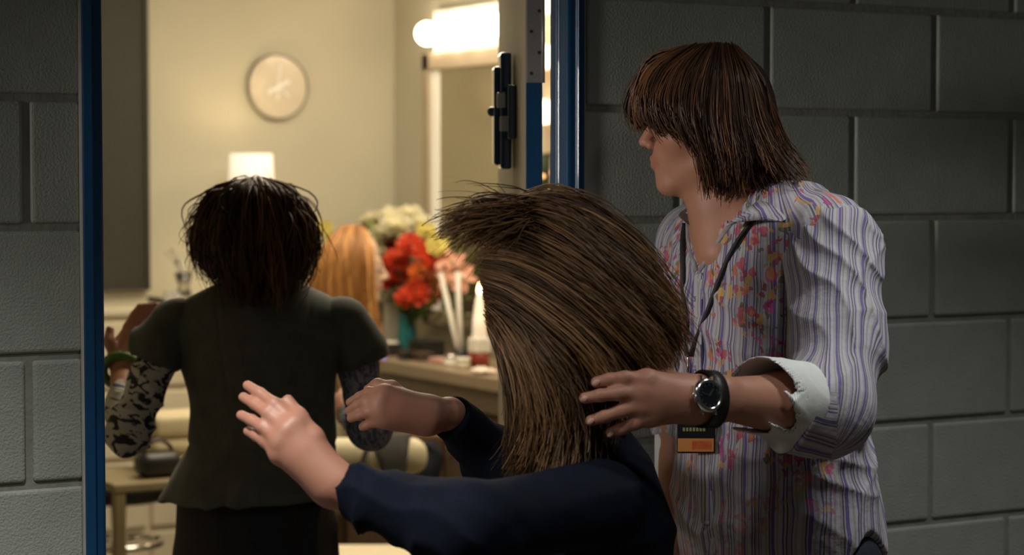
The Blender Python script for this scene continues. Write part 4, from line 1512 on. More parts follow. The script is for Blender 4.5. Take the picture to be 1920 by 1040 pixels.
lo = np.array([P(1205, 600, 3.6)[0], 3.36, hemz - 0.03]); hi = np.array([P(1720, 500, 3.6)[0], 3.92, P(1400, 310, 3.6)[2]])
sdf_obj('shirt', T, [(lo, hi, 0.0042)], M_SHIRT, man, shirt_attr)


def surf(sdf, px, py, z0=3.2, z1=3.95, off=0.0):
    zz = np.linspace(z0, z1, 380)
    d_ = sdf.eval(np.array([P(px, py, z) for z in zz], np.float32))
    k = np.argmax(d_ < 0)
    return P(px, py, (zz[k] if d_[k] < 0 else z1) - off)


# placket with buttons
pts = []
for y in (505, 560, 620, 690, 760, 830, 900, 980, 1050):
    pts.append(y)

# sleeves
S = Sdf()
S.cone(P(1562, 466, 3.465), P(1572, 640, 3.36), 0.084, 0.074, 0.04)
S.cone(P(1572, 640, 3.36), P(1552, 762, 3.25), 0.074, 0.064, 0.04)
S.cone(P(1552, 765, 3.245), P(1480, 752, 3.17), 0.064, 0.056, 0.05)
S.cone(P(1535, 790, 3.225), P(1478, 818, 3.17), 0.040, 0.026, 0.04)
S.post.append(folds(0.0060, 30, (0.45, 0.3, 0.85), 0.6, 0.7))
S.post.append(folds(0.0040, 52, (0.7, -0.5, 0.5), 0.9, 3.4))
S.cut(P(1478, 752, 3.17), nrm(P(1400, 740, 3.11) - P(1490, 752, 3.18)), 0.004)
sa, sb, sc2 = P(1560, 440, 3.465), P(1552, 765, 3.25), P(1470, 750, 3.165)


def sleeve_attr(V):
    u1, v1 = around(V, sa, sb, 0.078)
    u2, v2 = around(V, sb, sc2, 0.062)
    w = np.clip((P(1600, 700, 3.3)[2] - V[:, 2]) / 0.03, 0, 1) * (V[:, 0] < P(1545, 700, 3.3)[0])
    return {'su': np.where(w > 0.5, u2, u1), 'sv': np.where(w > 0.5, v2, v1)}


lo, hi = bbox(P(1440, 350, 3.4), P(1720, 880, 3.6), pad=0.03)
lo[1] = 3.06; hi[1] = 3.62
sdf_obj('sleeve', S, [(lo, hi, 0.0038)], M_SLEEVE, man, sleeve_attr)
# rolled white cuff (hollow, flaring)
C = Sdf()
ca, cb_ = P(1505, 752, 3.19), P(1412, 738, 3.125)
cax = nrm(cb_ - ca)
C.cone(ca, cb_, 0.060, 0.058, 0.01)
C.cone(P(1490, 800, 3.18), P(1468, 828, 3.16), 0.030, 0.016, 0.03)
C.post.append(folds(0.0040, 34, (0.3, 0.5, 0.8), 0.8, 5.0))
C.cut(P(1398, 735, 3.115) + [0, 0, 0.0], nrm(cax + [0.0, 0, 0.42]), 0.003)
C.cut(P(1502, 752, 3.188), -cax, 0.003)
C.cone(P(1480, 750, 3.17), P(1340, 728, 3.07), 0.050, 0.060, 0.004, True)
lo, hi = bbox(P(1370, 640, 3.2), P(1530, 870, 3.2), pad=0.01)
lo[1] = 3.02; hi[1] = 3.30
sdf_obj('cuff', C, [(lo, hi, 0.003)], M_CUFF, man)
# far sleeve and cuff
S = Sdf()
S.cone(P(1305, 458, 3.76), P(1285, 640, 3.81), 0.074, 0.066, 0.04)
S.cone(P(1285, 640, 3.81), P(1277, 800, 3.83), 0.066, 0.052, 0.04)
S.post.append(folds(0.005, 30, (0.45, 0.3, 0.85), 0.6, 2.7))
S.cut(P(1276, 812, 3.83), [0, 0, -1], 0.004)
ra_, rb_ = P(1305, 458, 3.76), P(1276, 800, 3.83)
lo, hi = bbox(P(1190, 350, 3.75), P(1400, 840, 3.85), pad=0.02)
lo[1] = 3.62; hi[1] = 3.96


def far_attr(V):
    u, v = around(V, ra_, rb_, 0.07)
    return {'su': u, 'sv': v}


sdf_obj('sleeve', S, [(lo, hi, 0.005)], M_SLEEVE, man, far_attr)
C = Sdf()
C.cone(P(1276, 800, 3.83), P(1272, 905, 3.82), 0.047, 0.043, 0.01)
C.cut(P(1276, 802, 3.83), [0, 0, 1]); C.cut(P(1270, 892, 3.8), nrm([0.3, 0, -1]))
C.cone(P(1276, 840, 3.83), P(1270, 960, 3.8), 0.036, 0.038, 0.004, True)
lo, hi = bbox(P(1210, 780, 3.75), P(1350, 920, 3.9), pad=0.01)
sdf_obj('cuff', C, [(lo, hi, 0.004)], M_CUFF, man)


# collar: two folded leaves round the neck
def sheet(name, rows, material, parent, th=0.003, attrs=None, sub=2, smooth=True):
    n = len(rows); k = len(rows[0])
    V = np.array([p for r in rows for p in r], float)
    F = []
    for i in range(n - 1):
        for j in range(k - 1):
            a = i * k + j; F.append([a, a + 1, a + k + 1, a + k])
    at = attrs(V) if attrs else None
    o = mesh_obj(name, L2W(V), F, material, parent, smooth, attrs=at)
    s_ = o.modifiers.new('solid', 'SOLIDIFY'); s_.thickness = th; s_.offset = 0
    if sub:
        b_ = o.modifiers.new('sub', 'SUBSURF'); b_.levels = sub; b_.render_levels = sub
    return o


def collar_attr(V):
    return {'su': V[:, 0] * 0.8 + V[:, 2] * 0.45, 'sv': V[:, 2], 'emb': np.zeros(len(V))}


M_COLLAR = M_SLEEVE
# near leaf (his left): from the back of the neck round to the point on the chest
sheet('collar', [
    [P(1462, 352, 3.60), P(1440, 362, 3.525), P(1412, 380, 3.498), P(1385, 405, 3.492), P(1352, 425, 3.492)],
    [P(1468, 362, 3.60), P(1455, 372, 3.505), P(1428, 392, 3.470), P(1400, 412, 3.462), P(1362, 425, 3.470)],
    [P(1474, 376, 3.60), P(1472, 388, 3.490), P(1458, 405, 3.448), P(1440, 416, 3.436), P(1392, 402, 3.452)],
    [P(1478, 388, 3.60), P(1482, 400, 3.484), P(1474, 413, 3.440), P(1462, 418, 3.425), P(1405, 392, 3.455)]], M_COLLAR, man, 0.003, collar_attr)
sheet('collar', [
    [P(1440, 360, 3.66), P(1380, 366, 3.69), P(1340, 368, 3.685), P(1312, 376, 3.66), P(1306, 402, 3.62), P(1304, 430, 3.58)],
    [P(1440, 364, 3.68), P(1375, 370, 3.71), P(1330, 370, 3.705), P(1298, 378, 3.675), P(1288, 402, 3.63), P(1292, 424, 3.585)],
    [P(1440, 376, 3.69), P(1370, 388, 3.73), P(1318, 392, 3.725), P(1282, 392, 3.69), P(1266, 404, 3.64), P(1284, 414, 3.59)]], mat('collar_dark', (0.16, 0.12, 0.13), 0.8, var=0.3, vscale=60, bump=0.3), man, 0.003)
# placket running down from the open neck
PLK = [(1312, 508), (1304, 560), (1303, 620), (1304, 690), (1308, 760), (1314, 830), (1320, 900), (1326, 980), (1332, 1050)]
sheet('placket', [[surf(T, x - 12, y, off=0.001) for x, y in PLK], [surf(T, x, y, off=0.004) for x, y in PLK], [surf(T, x + 13, y, off=0.001) for x, y in PLK]],
      M_SLEEVE, man, 0.003, lambda V_: {'su': V_[:, 0] * 1.0, 'sv': V_[:, 2], 'emb': np.zeros(len(V_))}, 1)
for x, y in PLK[1::2]:
    MB().lathe([(0, 0), (0.005, 0), (0.005, 0.002), (0, 0.002)], L2W(surf(T, x, y, off=0.006)), 12, frame=(np.array([CY, -SY, 0]), UP, np.array([-SY, -CY, 0]))).build('button', mat('shirt_button', (0.3, 0.28, 0.33), 0.3, var=0.05), man, True)
# rolled inner edges of the open neck
for pth in ([(1372, 418), (1352, 445), (1332, 475), (1312, 508)], [(1288, 412), (1290, 445), (1296, 478), (1306, 508)]):
    MB().tube([L2W(surf(T, x, y, off=0.001)) for x, y in pth], 0.0042, 8).build('neck_edge', mat('placket_grey', (0.34, 0.32, 0.35), 0.8, var=0.25, vscale=50, bump=0.3), man, True)

# jeans
J = Sdf()
J.ell(P(1462, 1050, 3.62), (0.185, 0.135, 0.16), (wdir, fdir, UP), 0.05)
for h0, k_, a_ in LEG:
    J.chain([h0, k_, a_ + [0, 0, 0.02]], [0.105, 0.082, 0.065], 0.04)
J.post.append(folds(0.006, 30, (0.3, 0.3, 0.9), 0.6, 1.0))
J.cut(np.array([0, 0, 0.075 - CAMZ]), [0, 0, -1])
J.cut(P(1462, 930, 3.62), [0, 0, 1])
lo = np.array([hp[0] - 0.32, hp[1] - 0.32, -CAMZ + 0.03]); hi = np.array([hp[0] + 0.32, hp[1] + 0.32, P(1462, 900, 3.62)[2]])
sdf_obj('jeans', J, [(lo, hi, 0.009)], M_JEANS, man)
shoes(man, [LEG[0][2], LEG[1][2]], fdir)

# hair
M_HAIRM = hair_mat('brown_hair', (0.036, 0.016, 0.008), (0.25, 0.105, 0.040))
HC = Sdf()
HC.ell(hq(-.018, 0, .042), (.094, .079, .083), (hf, hs, hu), 0.02)
HC.ell(hq(-.060, 0, -.02), (.062, .074, .075), (hf, hs, hu), 0.03)
HC.ell(hq(.075, 0, -.055), (.085, .11, .085), (hf, hs, hu), 0.02, True)
lo, hi = bbox(hO - 0.14, hO + 0.14, pad=0.0)
sdf_obj('hair', HC, [(lo, hi, 0.005)], mat('hair_base_brown', (0.028, 0.012, 0.006), 0.6, var=0.2), man)
near = [[(1285, 96, 3.545), (1222, 112, 3.535), (1190, 165, 3.525), (1184, 205, 3.52), (1196, 236, 3.52)],
        [(1285, 92, 3.54), (1225, 118, 3.52), (1196, 172, 3.505), (1196, 214, 3.50), (1212, 240, 3.50)],
        [(1300, 90, 3.54), (1240, 126, 3.508), (1214, 178, 3.49), (1222, 222, 3.488), (1242, 242, 3.49)],
        [(1315, 88, 3.54), (1268, 132, 3.498), (1246, 192, 3.482), (1262, 236, 3.48), (1284, 254, 3.482)],
        [(1330, 86, 3.54), (1296, 136, 3.492), (1282, 206, 3.476), (1300, 268, 3.474), (1318, 300, 3.478)],
        [(1340, 86, 3.54), (1318, 142, 3.49), (1308, 220, 3.474), (1320, 296, 3.474), (1332, 368, 3.488)],
        [(1350, 86, 3.54), (1346, 148, 3.49), (1342, 228, 3.474), (1350, 292, 3.472), (1352, 346, 3.482)],
        [(1362, 87, 3.545), (1376, 150, 3.495), (1382, 230, 3.478), (1388, 286, 3.472), (1388, 334, 3.48)],
        [(1370, 89, 3.55), (1400, 150, 3.505), (1414, 228, 3.49), (1432, 282, 3.482), (1450, 326, 3.48)],
        [(1376, 92, 3.565), (1418, 150, 3.535), (1436, 222, 3.525), (1458, 286, 3.518), (1498, 332, 3.505)],
        [(1380, 94, 3.59), (1426, 148, 3.585), (1446, 216, 3.58), (1472, 282, 3.575), (1516, 326, 3.56)]]
far = [[(x, y, 7.20 - z) for x, y, z in g] for g in near]
near = [[(1287, 92, 3.54), (1236, 120, 3.515), (1208, 162, 3.505), (1207, 196, 3.50), (1222, 224, 3.50)]] + near[2:]
GN = [[P(*q_) for q_ in g] for g in near]
GF = [[P(*q_) for q_ in g] for g in far]
hair_obj('hair', GN + GF[::-1][1:], 7000, 0.0014, M_HAIRM, man, 11, jit=0.0045, wav=0.005, clump=110, cjit=1.0, lenv=(0.72, 1.06), m=12)
# under layer at the nape
hair_obj('hair', [[P(x, y, z) for x, y, z in g] for g in (
    [(1330, 200, 3.50), (1340, 270, 3.50), (1345, 330, 3.51), (1342, 366, 3.52)], [(1370, 200, 3.50), (1380, 280, 3.49), (1385, 330, 3.50), (1392, 352, 3.51)],
    [(1410, 200, 3.53), (1420, 270, 3.52), (1436, 320, 3.52), (1452, 340, 3.52)], [(1425, 190, 3.60), (1440, 260, 3.60), (1456, 310, 3.59), (1490, 335, 3.58)],
    [(1410, 200, 3.67), (1420, 270, 3.68), (1436, 320, 3.68), (1452, 340, 3.68)], [(1340, 200, 3.69), (1345, 280, 3.69), (1350, 330, 3.69), (1352, 350, 3.68)])],
    1200, 0.0016, M_HAIRM, man, 12, jit=0.006)

# wristwatch
WZ = surf(MANB, 1327, 744, 2.9, 3.2)[1]
wc = P(1327, 741, WZ - 0.006)
wf = nrm(L2W(P(1327, 741, 3.0)) - L2W(P(1327, 741, 3.1))); wa = nrm(L2W(P(1350, 743, 3.065)) - L2W(P(1300, 741, 3.04)))
wf = nrm(wf - wa * np.dot(wf, wa) + np.array([0, 0, 0.12])); wu = np.cross(wf, wa)
WC = L2W(wc)
wt = thing('wristwatch', WC, 'steel wristwatch with dark dial on a black leather strap', 'watch')
FR = (wa, wu, wf)
M_WSTEEL = mat('watch_steel', (0.75, 0.75, 0.74), 0.18, metal=1.0, var=0.03)
MB().lathe([(0, -0.006), (0.022, -0.008), (0.0245, -0.002), (0.0245, 0.003), (0.0215, 0.006), (0.0185, 0.006), (0.018, 0.004), (0, 0.004)], WC, 32, frame=FR).build('case', M_WSTEEL, wt, True)
dl = MB().lathe([(0, 0.0042), (0.0182, 0.0042), (0.0182, 0.0046), (0, 0.0046)], WC, 32, frame=FR).build('dial', mat('dial_black', (0.008, 0.010, 0.012), 0.12, coat=0.6, var=0.05), wt)
for an, l, w_ in ((0.9, 0.011, 0.0016), (2.9, 0.015, 0.0012)):
    d_ = math.cos(an) * wa + math.sin(an) * wu; s_ = np.cross(wf, d_)
    MB().box((-0.002, -w_ / 2, 0), (l, w_ / 2, 0.0004), frame=(WC + wf * 0.0048, d_, s_, wf)).build('watch_hand', M_WSTEEL, dl)
for i in range(12):
    an = i * math.pi / 6
    d_ = math.cos(an) * wa + math.sin(an) * wu; s_ = np.cross(wf, d_)
    MB().box((0.0135, -0.0008, 0), (0.0165, 0.0008, 0.0004), frame=(WC + wf * 0.0046, d_, s_, wf)).build('hour_mark', M_WSTEEL, dl)
MB().lathe([(0, 0), (0.003, 0), (0.003, 0.004), (0, 0.004)], WC + wa * -0.0235, 10, frame=(wu, wf, -wa)).build('crown', M_WSTEEL, wt)
for s_ in (-1, 1):
    for t_ in (-1, 1):
        MB().box((-0.002, -0.004, -0.005), (0.002, 0.005, 0.003), 0.001, 1, (WC + wu * 0.0235 * s_ + wa * 0.0115 * t_, wa, wu, wf)).build('lug', M_WSTEEL, wt)
rows = []
wrc = L2W(P(1327, 748, WZ + 0.0335))
m = MB(); nseg = 40
vs = []
for i in range(nseg):
    t = 2 * math.pi * i / nseg
    for a_, r_ in ((-0.0115, 1.0), (0.0115, 1.0), (0.0115, 1.09), (-0.0115, 1.09)):
        vs.append(wrc + wa * a_ + wu * math.sin(t) * 0.0385 * r_ + wf * math.cos(t) * 0.0345 * r_)
fs = []
for i in range(nseg):
    for j in range(4):
        a = i * 4 + j; b = i * 4 + (j + 1) % 4; c = ((i + 1) % nseg) * 4 + j; d_ = ((i + 1) % nseg) * 4 + (j + 1) % 4
        fs.append([a, b, d_, c])
m.add(vs, fs).build('strap', mat('strap_leather', (0.010, 0.009, 0.009), 0.45, var=0.15, bump=0.2, bscale=200), wt, True)

# lanyard with a pass
ly0 = P(1305, 820, 3.425)
la = thing('lanyard', L2W(P(1305, 850, 3.45)), 'black lanyard with an orange-banded pass hanging on the striped shirt', 'lanyard')
M_STRAP = mat('lanyard_black', (0.012, 0.012, 0.016), 0.6, var=0.2)
for path in ([(1425, 402), (1398, 430), (1372, 470), (1350, 520), (1328, 580), (1308, 630), (1294, 668)],
             [(1284, 418), (1280, 450), (1280, 500), (1282, 560), (1286, 610), (1291, 668)]):
    cpts = resample([surf(T, x, y, off=0.006) for x, y in path], 18)
    rows = [[c + [-0.0045, 0, 0], c + [0.0045, -0.001, 0]] for c in cpts]
    sheet('strap', rows, M_STRAP, la, 0.0015, None, 0)
zl = [surf(T, 1292, y, off=0.008)[1] for y in (668, 720, 800)]
ZB = min(surf(T, x, y)[1] for x in (1270, 1305, 1340) for y in (800, 846)) - 0.008
MB().tube([L2W(P(1291, 664 + 7 * i, zl[0])) for i in range(6)], [0.003, 0.005, 0.0035, 0.005, 0.004, 0.003], 8).build('clip', M_WSTEEL, la, True)
MB().tube([L2W(P(1292, 700, zl[0])), L2W(P(1297, 740, zl[1])), L2W(P(1303, 790, ZB))], 0.0022, 6).build('cord', M_STRAP, la, True)
rt = nrm(L2W(P(1340, 800, 3.405)) - L2W(P(1268, 800, 3.42))); upv = UP; nv = np.cross(rt, upv)
bo = L2W(P(1305, 846, ZB))
fB = (bo, rt, -nv, upv)
bdg = MB().box((-0.032, -0.002, -0.003), (0.032, 0.002, 0.095), 0.002, 2, fB).build('pass_card', mat('pass_black', (0.008, 0.008, 0.010), 0.3, var=0.1), la)
if np.dot(L2W(P(1305, 846, 3.3)) - bo, -nv) > 0:
    sg = 1
else:
    sg = -1
MB().box((-0.030, sg * 0.0021, 0.0), (0.030, sg * 0.0030, 0.022), 0.0004, 1, fB).build('orange_band', mat('pass_orange', (0.62, 0.24, 0.06), 0.4, var=0.1), bdg)
MB().box((-0.006, sg * 0.0031, 0.004), (0.026, sg * 0.0034, 0.018), frame=fB).build('red_print', mat('pass_red', (0.55, 0.11, 0.03), 0.4, var=0.25, vscale=90), bdg)
for i in range(7):
    MB().box((-0.022 + i * 0.0056, sg * 0.0021, 0.034), (-0.018 + i * 0.0056, sg * 0.0026, 0.040), frame=fB).build('print_mark', mat('pass_green', (0.24, 0.26, 0.10), 0.5, var=0.1), bdg)

# ------------------------------------------------------------------ the woman in the dark vest, seen from behind
vw = person(485, 4.42, 'woman with short dark hair and charcoal vest running in, seen from behind')
ZV = 4.40
FW = np.array([0, 1.0, 0]); RT = np.array([1.0, 0, 0])
B = Sdf()
vO = P(482, 440, 4.42)
vq = head_sdf(B, vO, [0.1, 1, -0.05], np.cross([0, 0, 1], nrm([0.1, 1, 0])), [0, 0.05, 1], 0.95, True)
B.cone(P(488, 500, 4.39), P(490, 585, 4.40), 0.047, 0.052, 0.03)
B.ell(P(488, 690, 4.41), (0.145, 0.09, 0.17), None, 0.05)
B.cone(P(488, 585, 4.40), P(345, 605, 4.40), 0.05, 0.042, 0.04)
B.cone(P(488, 585, 4.40), P(635, 605, 4.42), 0.05, 0.042, 0.04)
B.ell(P(488, 900, 4.42), (0.15, 0.10, 0.16), None, 0.06)
vsL, veL, vwL = P(322, 610, 4.40), P(240, 812, 4.34), P(228, 700, 4.55)
B.chain([vsL, veL, vwL], [0.04, 0.036, 0.024], 0.02)
wv = P(232, 678, 4.565)
FV = [[P(228 + 10 * i, 640 - 4 * i, 4.60 - 0.004 * i), P(238 + 11 * i, 612 - 3 * i, 4.605), P(250 + 11 * i, 590 - 2 * i, 4.60), P(262 + 10 * i, 574 - i, 4.595)] for i in range(4)]
hand_sdf(B, wv, P(240, 652, 4.59), FV, [P(215, 668, 4.56), P(204, 640, 4.56), P(206, 618, 4.57)], 0.024, 0.022, 0.0085)
vsR, veR, vwR = P(655, 610, 4.42), P(694, 800, 4.46), P(655, 775, 4.70)
B.chain([vsR, veR, vwR], [0.04, 0.036, 0.024], 0.02)
hand_sdf(B, vwR, P(645, 760, 4.76), [[P(640 + 6 * i, 745, 4.80), P(640 + 6 * i, 735, 4.83), P(641 + 6 * i, 728, 4.86)] for i in range(4)], [P(640, 765, 4.74), P(630, 755, 4.77), P(628, 745, 4.79)], 0.022, 0.02, 0.0085)
hp = P(480, 900, 4.42)
VL = []
for s in (-1, 1):
    h0 = np.array([hp[0] + 0.08 * s, hp[1], 0.88 - CAMZ]); k_ = np.array([hp[0] + 0.085 * s, hp[1] + 0.06 * s, 0.48 - CAMZ]); a_ = np.array([hp[0] + 0.08 * s, hp[1] + 0.04 * s, 0.09 - CAMZ])
    VL.append((h0, k_, a_))
    B.chain([h0, k_, a_], [0.075, 0.05, 0.034], 0.03)
lo1 = np.array([vO[0] - 0.12, 4.25, P(480, 590, 4.4)[2]]); hi1 = np.array([vO[0] + 0.12, 4.60, vO[2] + 0.14])
xe = P(262, 700, 4.5)[0]
lo2 = np.array([P(170, 700, 4.6)[0], 4.25, P(230, 880, 4.4)[2]]); hi2 = np.array([P(312, 560, 4.6)[0], 4.68, P(230, 545, 4.5)[2]])
lo3 = np.array([P(312, 560, 4.6)[0], 4.20, -CAMZ + 0.02]); hi3 = np.array([P(760, 600, 4.6)[0], 4.95, P(480, 590, 4.4)[2]])
sdf_obj('body', B, [(lo1, hi1, 0.004), (lo2, hi2, 0.0032), (lo3, hi3, 0.011)], SKIN_F, vw)
eyes(vw, vq, 0.95)
# vest
M_VEST = mat('charcoal_vest', (0.062, 0.066, 0.057), 0.8, var=0.2, vscale=30, bump=0.25, bscale=260, sheen=0.15)
V = Sdf()
V.ell(P(487, 660, 4.41), (0.165, 0.112, 0.155), None, 0.05)
V.cone(P(450, 578, 4.41), P(345, 612, 4.40), 0.050, 0.050, 0.05)
V.cone(P(530, 578, 4.41), P(635, 612, 4.42), 0.050, 0.050, 0.05)
V.ell(P(493, 800, 4.42), (0.152, 0.112, 0.16), None, 0.06)
V.cone(P(488, 850, 4.42), P(474, 985, 4.42), 0.150, 0.222, 0.03)
V.post.append(folds(0.004, 30, (0.9, 0.2, 0.3), 0.5, 2.0))


def vest_seam(p, d):
    z = p[:, 2]
    zs = P(490, 832, 4.4)[2]
    d = d + 0.004 * np.exp(-((z - zs) / 0.004) ** 2)
    for sx in (415, 565):
        x0 = P(sx, 700, 4.3)[0]
        curve = x0 + (0.02 if sx < 480 else -0.02) * np.cos((z - zs) * 8)
        d = d + 0.0025 * np.exp(-((p[:, 0] - curve) / 0.003) ** 2) * (p[:, 1] < 4.40)
    cx = P(490, 600, 4.40)
    hole = np.sqrt((p[:, 0] - cx[0]) ** 2 + (p[:, 1] - 4.41) ** 2) - 0.066
    hole = np.maximum(hole, -(z - P(490, 556, 4.4)[2]))
    return np.maximum(d, -hole)


V.post.append(vest_seam)
V.cut(P(470, 944, 4.3), [0.03, 0, -1], 0.004)
lo = np.array([P(255, 700, 4.4)[0], 4.15, P(480, 970, 4.3)[2]]); hi = np.array([P(720, 700, 4.4)[0], 4.66, P(480, 520, 4.4)[2]])
sdf_obj('vest', V, [(lo, hi, 0.0048)], M_VEST, vw)
for a_, b_, c_ in ((P(338, 606, 4.40), P(296, 652, 4.39), nrm([-0.42, 0, -0.9])), (P(642, 606, 4.42), P(672, 660, 4.43), nrm([0.35, 0, -0.93]))):
    C = Sdf()
    C.cone(a_, b_, 0.057, 0.063, 0.03)
    C.post.append(folds(0.005, 40, (0.9, 0.3, 0.4), 0.6, 1.0))
    C.cut(b_ + c_ * 0.03, c_, 0.004)
    lo, hi = bbox(a_, b_, pad=0.085)
    sdf_obj('cap_sleeve', C, [(lo, hi, 0.0045)], M_VEST, vw)


def print_mat(name, light, dark, thr, sx):
    m, nt, b = node_mat(name)
    cmb = nt.nodes.new('ShaderNodeCombineXYZ')
    nt.links.new(mth(nt, 'MULTIPLY', attr(nt, 'su'), sx), cmb.inputs[0]); nt.links.new(attr(nt, 'sv'), cmb.inputs[1])
    n = nt.nodes.new('ShaderNodeTexNoise'); n.inputs['Scale'].default_value = 55; n.inputs['Detail'].default_value = 2; n.inputs['Distortion'].default_value = 1.2
    nt.links.new(cmb.outputs[0], n.inputs['Vector'])
    f = mth(nt, 'GREATER_THAN', n.outputs['Fac'], thr)
    n2 = nt.nodes.new('ShaderNodeTexNoise'); n2.inputs['Scale'].default_value = 25
    nt.links.new(cmb.outputs[0], n2.inputs['Vector'])
    blue = mth(nt, 'GREATER_THAN', n2.outputs['Fac'], 0.64)
    dk = mixc(nt, blue, dark, (0.03, 0.045, 0.12))
    nt.links.new(mixc(nt, f, light, dk), b.inputs['Base Color'])
    b.inputs['Roughness'].default_value = 0.85
    return m


M_PRINT = print_mat('brush_print', (0.46, 0.43, 0.40), (0.02, 0.02, 0.024), 0.52, 0.6)
M_PRINT2 = print_mat('blue_print', (0.30, 0.31, 0.40), (0.11, 0.12, 0.18), 0.52, 2.2)
for nm, (a_, b_, c_), mt in (('left', (vsL, veL, P(226, 735, 4.50)), M_PRINT), ('right', (vsR, veR, P(662, 778, 4.66)), M_PRINT2)):
    C = Sdf()
    C.cone(a_, b_, 0.043, 0.044, 0.02)
    C.cone(b_, c_, 0.044, 0.034, 0.03)
    C.post.append(folds(0.0045, 46, nrm(b_ - a_), 0.5, 1.9))
    C.cut(c_ - nrm(c_ - b_) * 0.01, nrm(c_ - b_), 0.004)
    lo, hi = bbox(a_, b_, c_, pad=0.07)

    def at_(Vv, a_=a_, b_=b_, c_=c_):
        u, v = around(Vv, a_, b_, 0.045)
        return {'su': u, 'sv': v}
    sdf_obj('sleeve', C, [(lo, hi, 0.004)], mt, vw, at_)
# green bangle on the raised wrist
bw = L2W(P(226, 694, 4.553)); ax = nrm(L2W(wv) - L2W(veL))
t1 = nrm(np.cross(ax, [0, 0, 1.0])); t2 = np.cross(ax, t1)
bgl = thing('bangle', bw, 'wide green bangle on the raised bare wrist', 'bangle')
MB().tube([bw + 0.037 * (math.cos(t) * t1 + math.sin(t) * t2) for t in np.linspace(0, 2 * math.pi, 25)], 0.011, 8).build('ring', mat('green_bangle', (0.08, 0.17, 0.03), 0.35, var=0.2), bgl, True)
# skirt
K = Sdf()
K.cone(P(478, 900, 4.42), np.array([hp[0], hp[1], 0.52 - CAMZ]), 0.160, 0.190, 0.03)
K.post.append(folds(0.009, 34, (1, 0.4, 0.05), 0.4, 3.0))
K.cut(np.array([0, 0, 0.50 - CAMZ]), [0, 0, -1])
K.cut(P(478, 890, 4.42), [0, 0, 1])
lo = np.array([hp[0] - 0.27, hp[1] - 0.27, 0.46 - CAMZ]); hi = np.array([hp[0] + 0.27, hp[1] + 0.27, P(478, 870, 4.42)[2]])
sdf_obj('skirt', K, [(lo, hi, 0.008)], mat('navy_black_skirt', (0.006, 0.007, 0.014), 0.8, var=0.2, bump=0.2, bscale=200), vw)
shoes(vw, [VL[0][2], VL[1][2]], FW)
# hair
M_HAIRV = hair_mat('dark_brown_hair', (0.016, 0.008, 0.004), (0.22, 0.08, 0.028), 0.42)
HC = Sdf()
HC.ell(P(479, 425, 4.41), (.092, .096, .086), None, 0.02)
HC.ell(P(486, 490, 4.365), (.066, .045, .06), None, 0.04)
lo, hi = bbox(P(480, 430, 4.4), pad=0.15)
sdf_obj('hair', HC, [(lo, hi, 0.006)], mat('hair_base_dark', (0.010, 0.005, 0.003), 0.7, var=0.2), vw)
gv_ = [[(468, 344, 4.38), (414, 362, 4.35), (386, 402, 4.345), (376, 446, 4.345), (392, 492, 4.35), (424, 528, 4.365)],
       [(470, 342, 4.37), (420, 362, 4.32), (394, 410, 4.305), (392, 462, 4.31), (412, 506, 4.325), (442, 542, 4.35)],
       [(474, 340, 4.36), (440, 362, 4.29), (420, 416, 4.275), (420, 474, 4.285), (436, 520, 4.31), (458, 552, 4.338)],
       [(478, 338, 4.35), (464, 364, 4.28), (456, 424, 4.262), (458, 486, 4.28), (466, 530, 4.31), (474, 556, 4.335)],
       [(484, 338, 4.35), (496, 364, 4.28), (506, 424, 4.262), (508, 486, 4.28), (504, 530, 4.31), (500, 556, 4.335)],
       [(488, 340, 4.36), (526, 364, 4.29), (546, 416, 4.275), (546, 474, 4.285), (532, 520, 4.31), (518, 550, 4.338)],
       [(492, 342, 4.37), (546, 366, 4.32), (570, 410, 4.305), (570, 462, 4.31), (556, 504, 4.325), (534, 540, 4.35)],
       [(494, 344, 4.39), (554, 368, 4.355), (578, 410, 4.35), (582, 452, 4.355), (572, 494, 4.36), (548, 526, 4.37)],
       [(494, 344, 4.42), (552, 366, 4.44), (576, 408, 4.455), (576, 450, 4.46), (562, 490, 4.46), (545, 515, 4.45)],
       [(484, 342, 4.44), (510, 360, 4.50), (520, 390, 4.525), (525, 420, 4.53)],
       [(474, 342, 4.44), (450, 360, 4.50), (440, 390, 4.525), (436, 420, 4.53)],
       [(468, 344, 4.42), (412, 364, 4.44), (388, 408, 4.455), (380, 448, 4.46), (396, 486, 4.46), (420, 512, 4.45)]]
GV = [[P(*q_) for q_ in g] for g in gv_]
gcx = P(479, 440, 4.4)
GV = [gcx + (resample(g, 6) - gcx) * np.array([0.93, 0.93, 1.0]) for g in GV]
hair_obj('hair', GV, 5000, 0.0017, M_HAIRV, vw, 21, jit=0.0055, wav=0.015, closed=True, clump=80, cjit=1.9, lenv=(0.75, 1.05), m=12)
hair_obj('hair', GV, 900, 0.0016, M_HAIRV, vw, 24, jit=0.009, wav=0.022, closed=True, clump=45, cjit=1.6, lenv=(0.6, 0.98), m=14)
# loose flyaway locks on the left and right
hair_obj('hair', [[P(*q_) for q_ in g] for g in ([(440, 345, 4.36), (404, 360, 4.34), (384, 395, 4.33), (372, 430, 4.33)], [(430, 355, 4.36), (398, 375, 4.34), (380, 420, 4.33), (374, 465, 4.33)], [(420, 370, 4.35), (392, 410, 4.33), (382, 450, 4.33), (388, 492, 4.33)])], 150, 0.0015, M_HAIRV, vw, 22, jit=0.007, wav=0.008)
hair_obj('hair', [[P(*q_) for q_ in g] for g in ([(520, 350, 4.36), (560, 375, 4.34), (578, 420, 4.34), (584, 470, 4.35)], [(530, 360, 4.36), (566, 400, 4.34), (578, 450, 4.34), (572, 505, 4.35)])], 110, 0.0015, M_HAIRV, vw, 23, jit=0.006, wav=0.006)

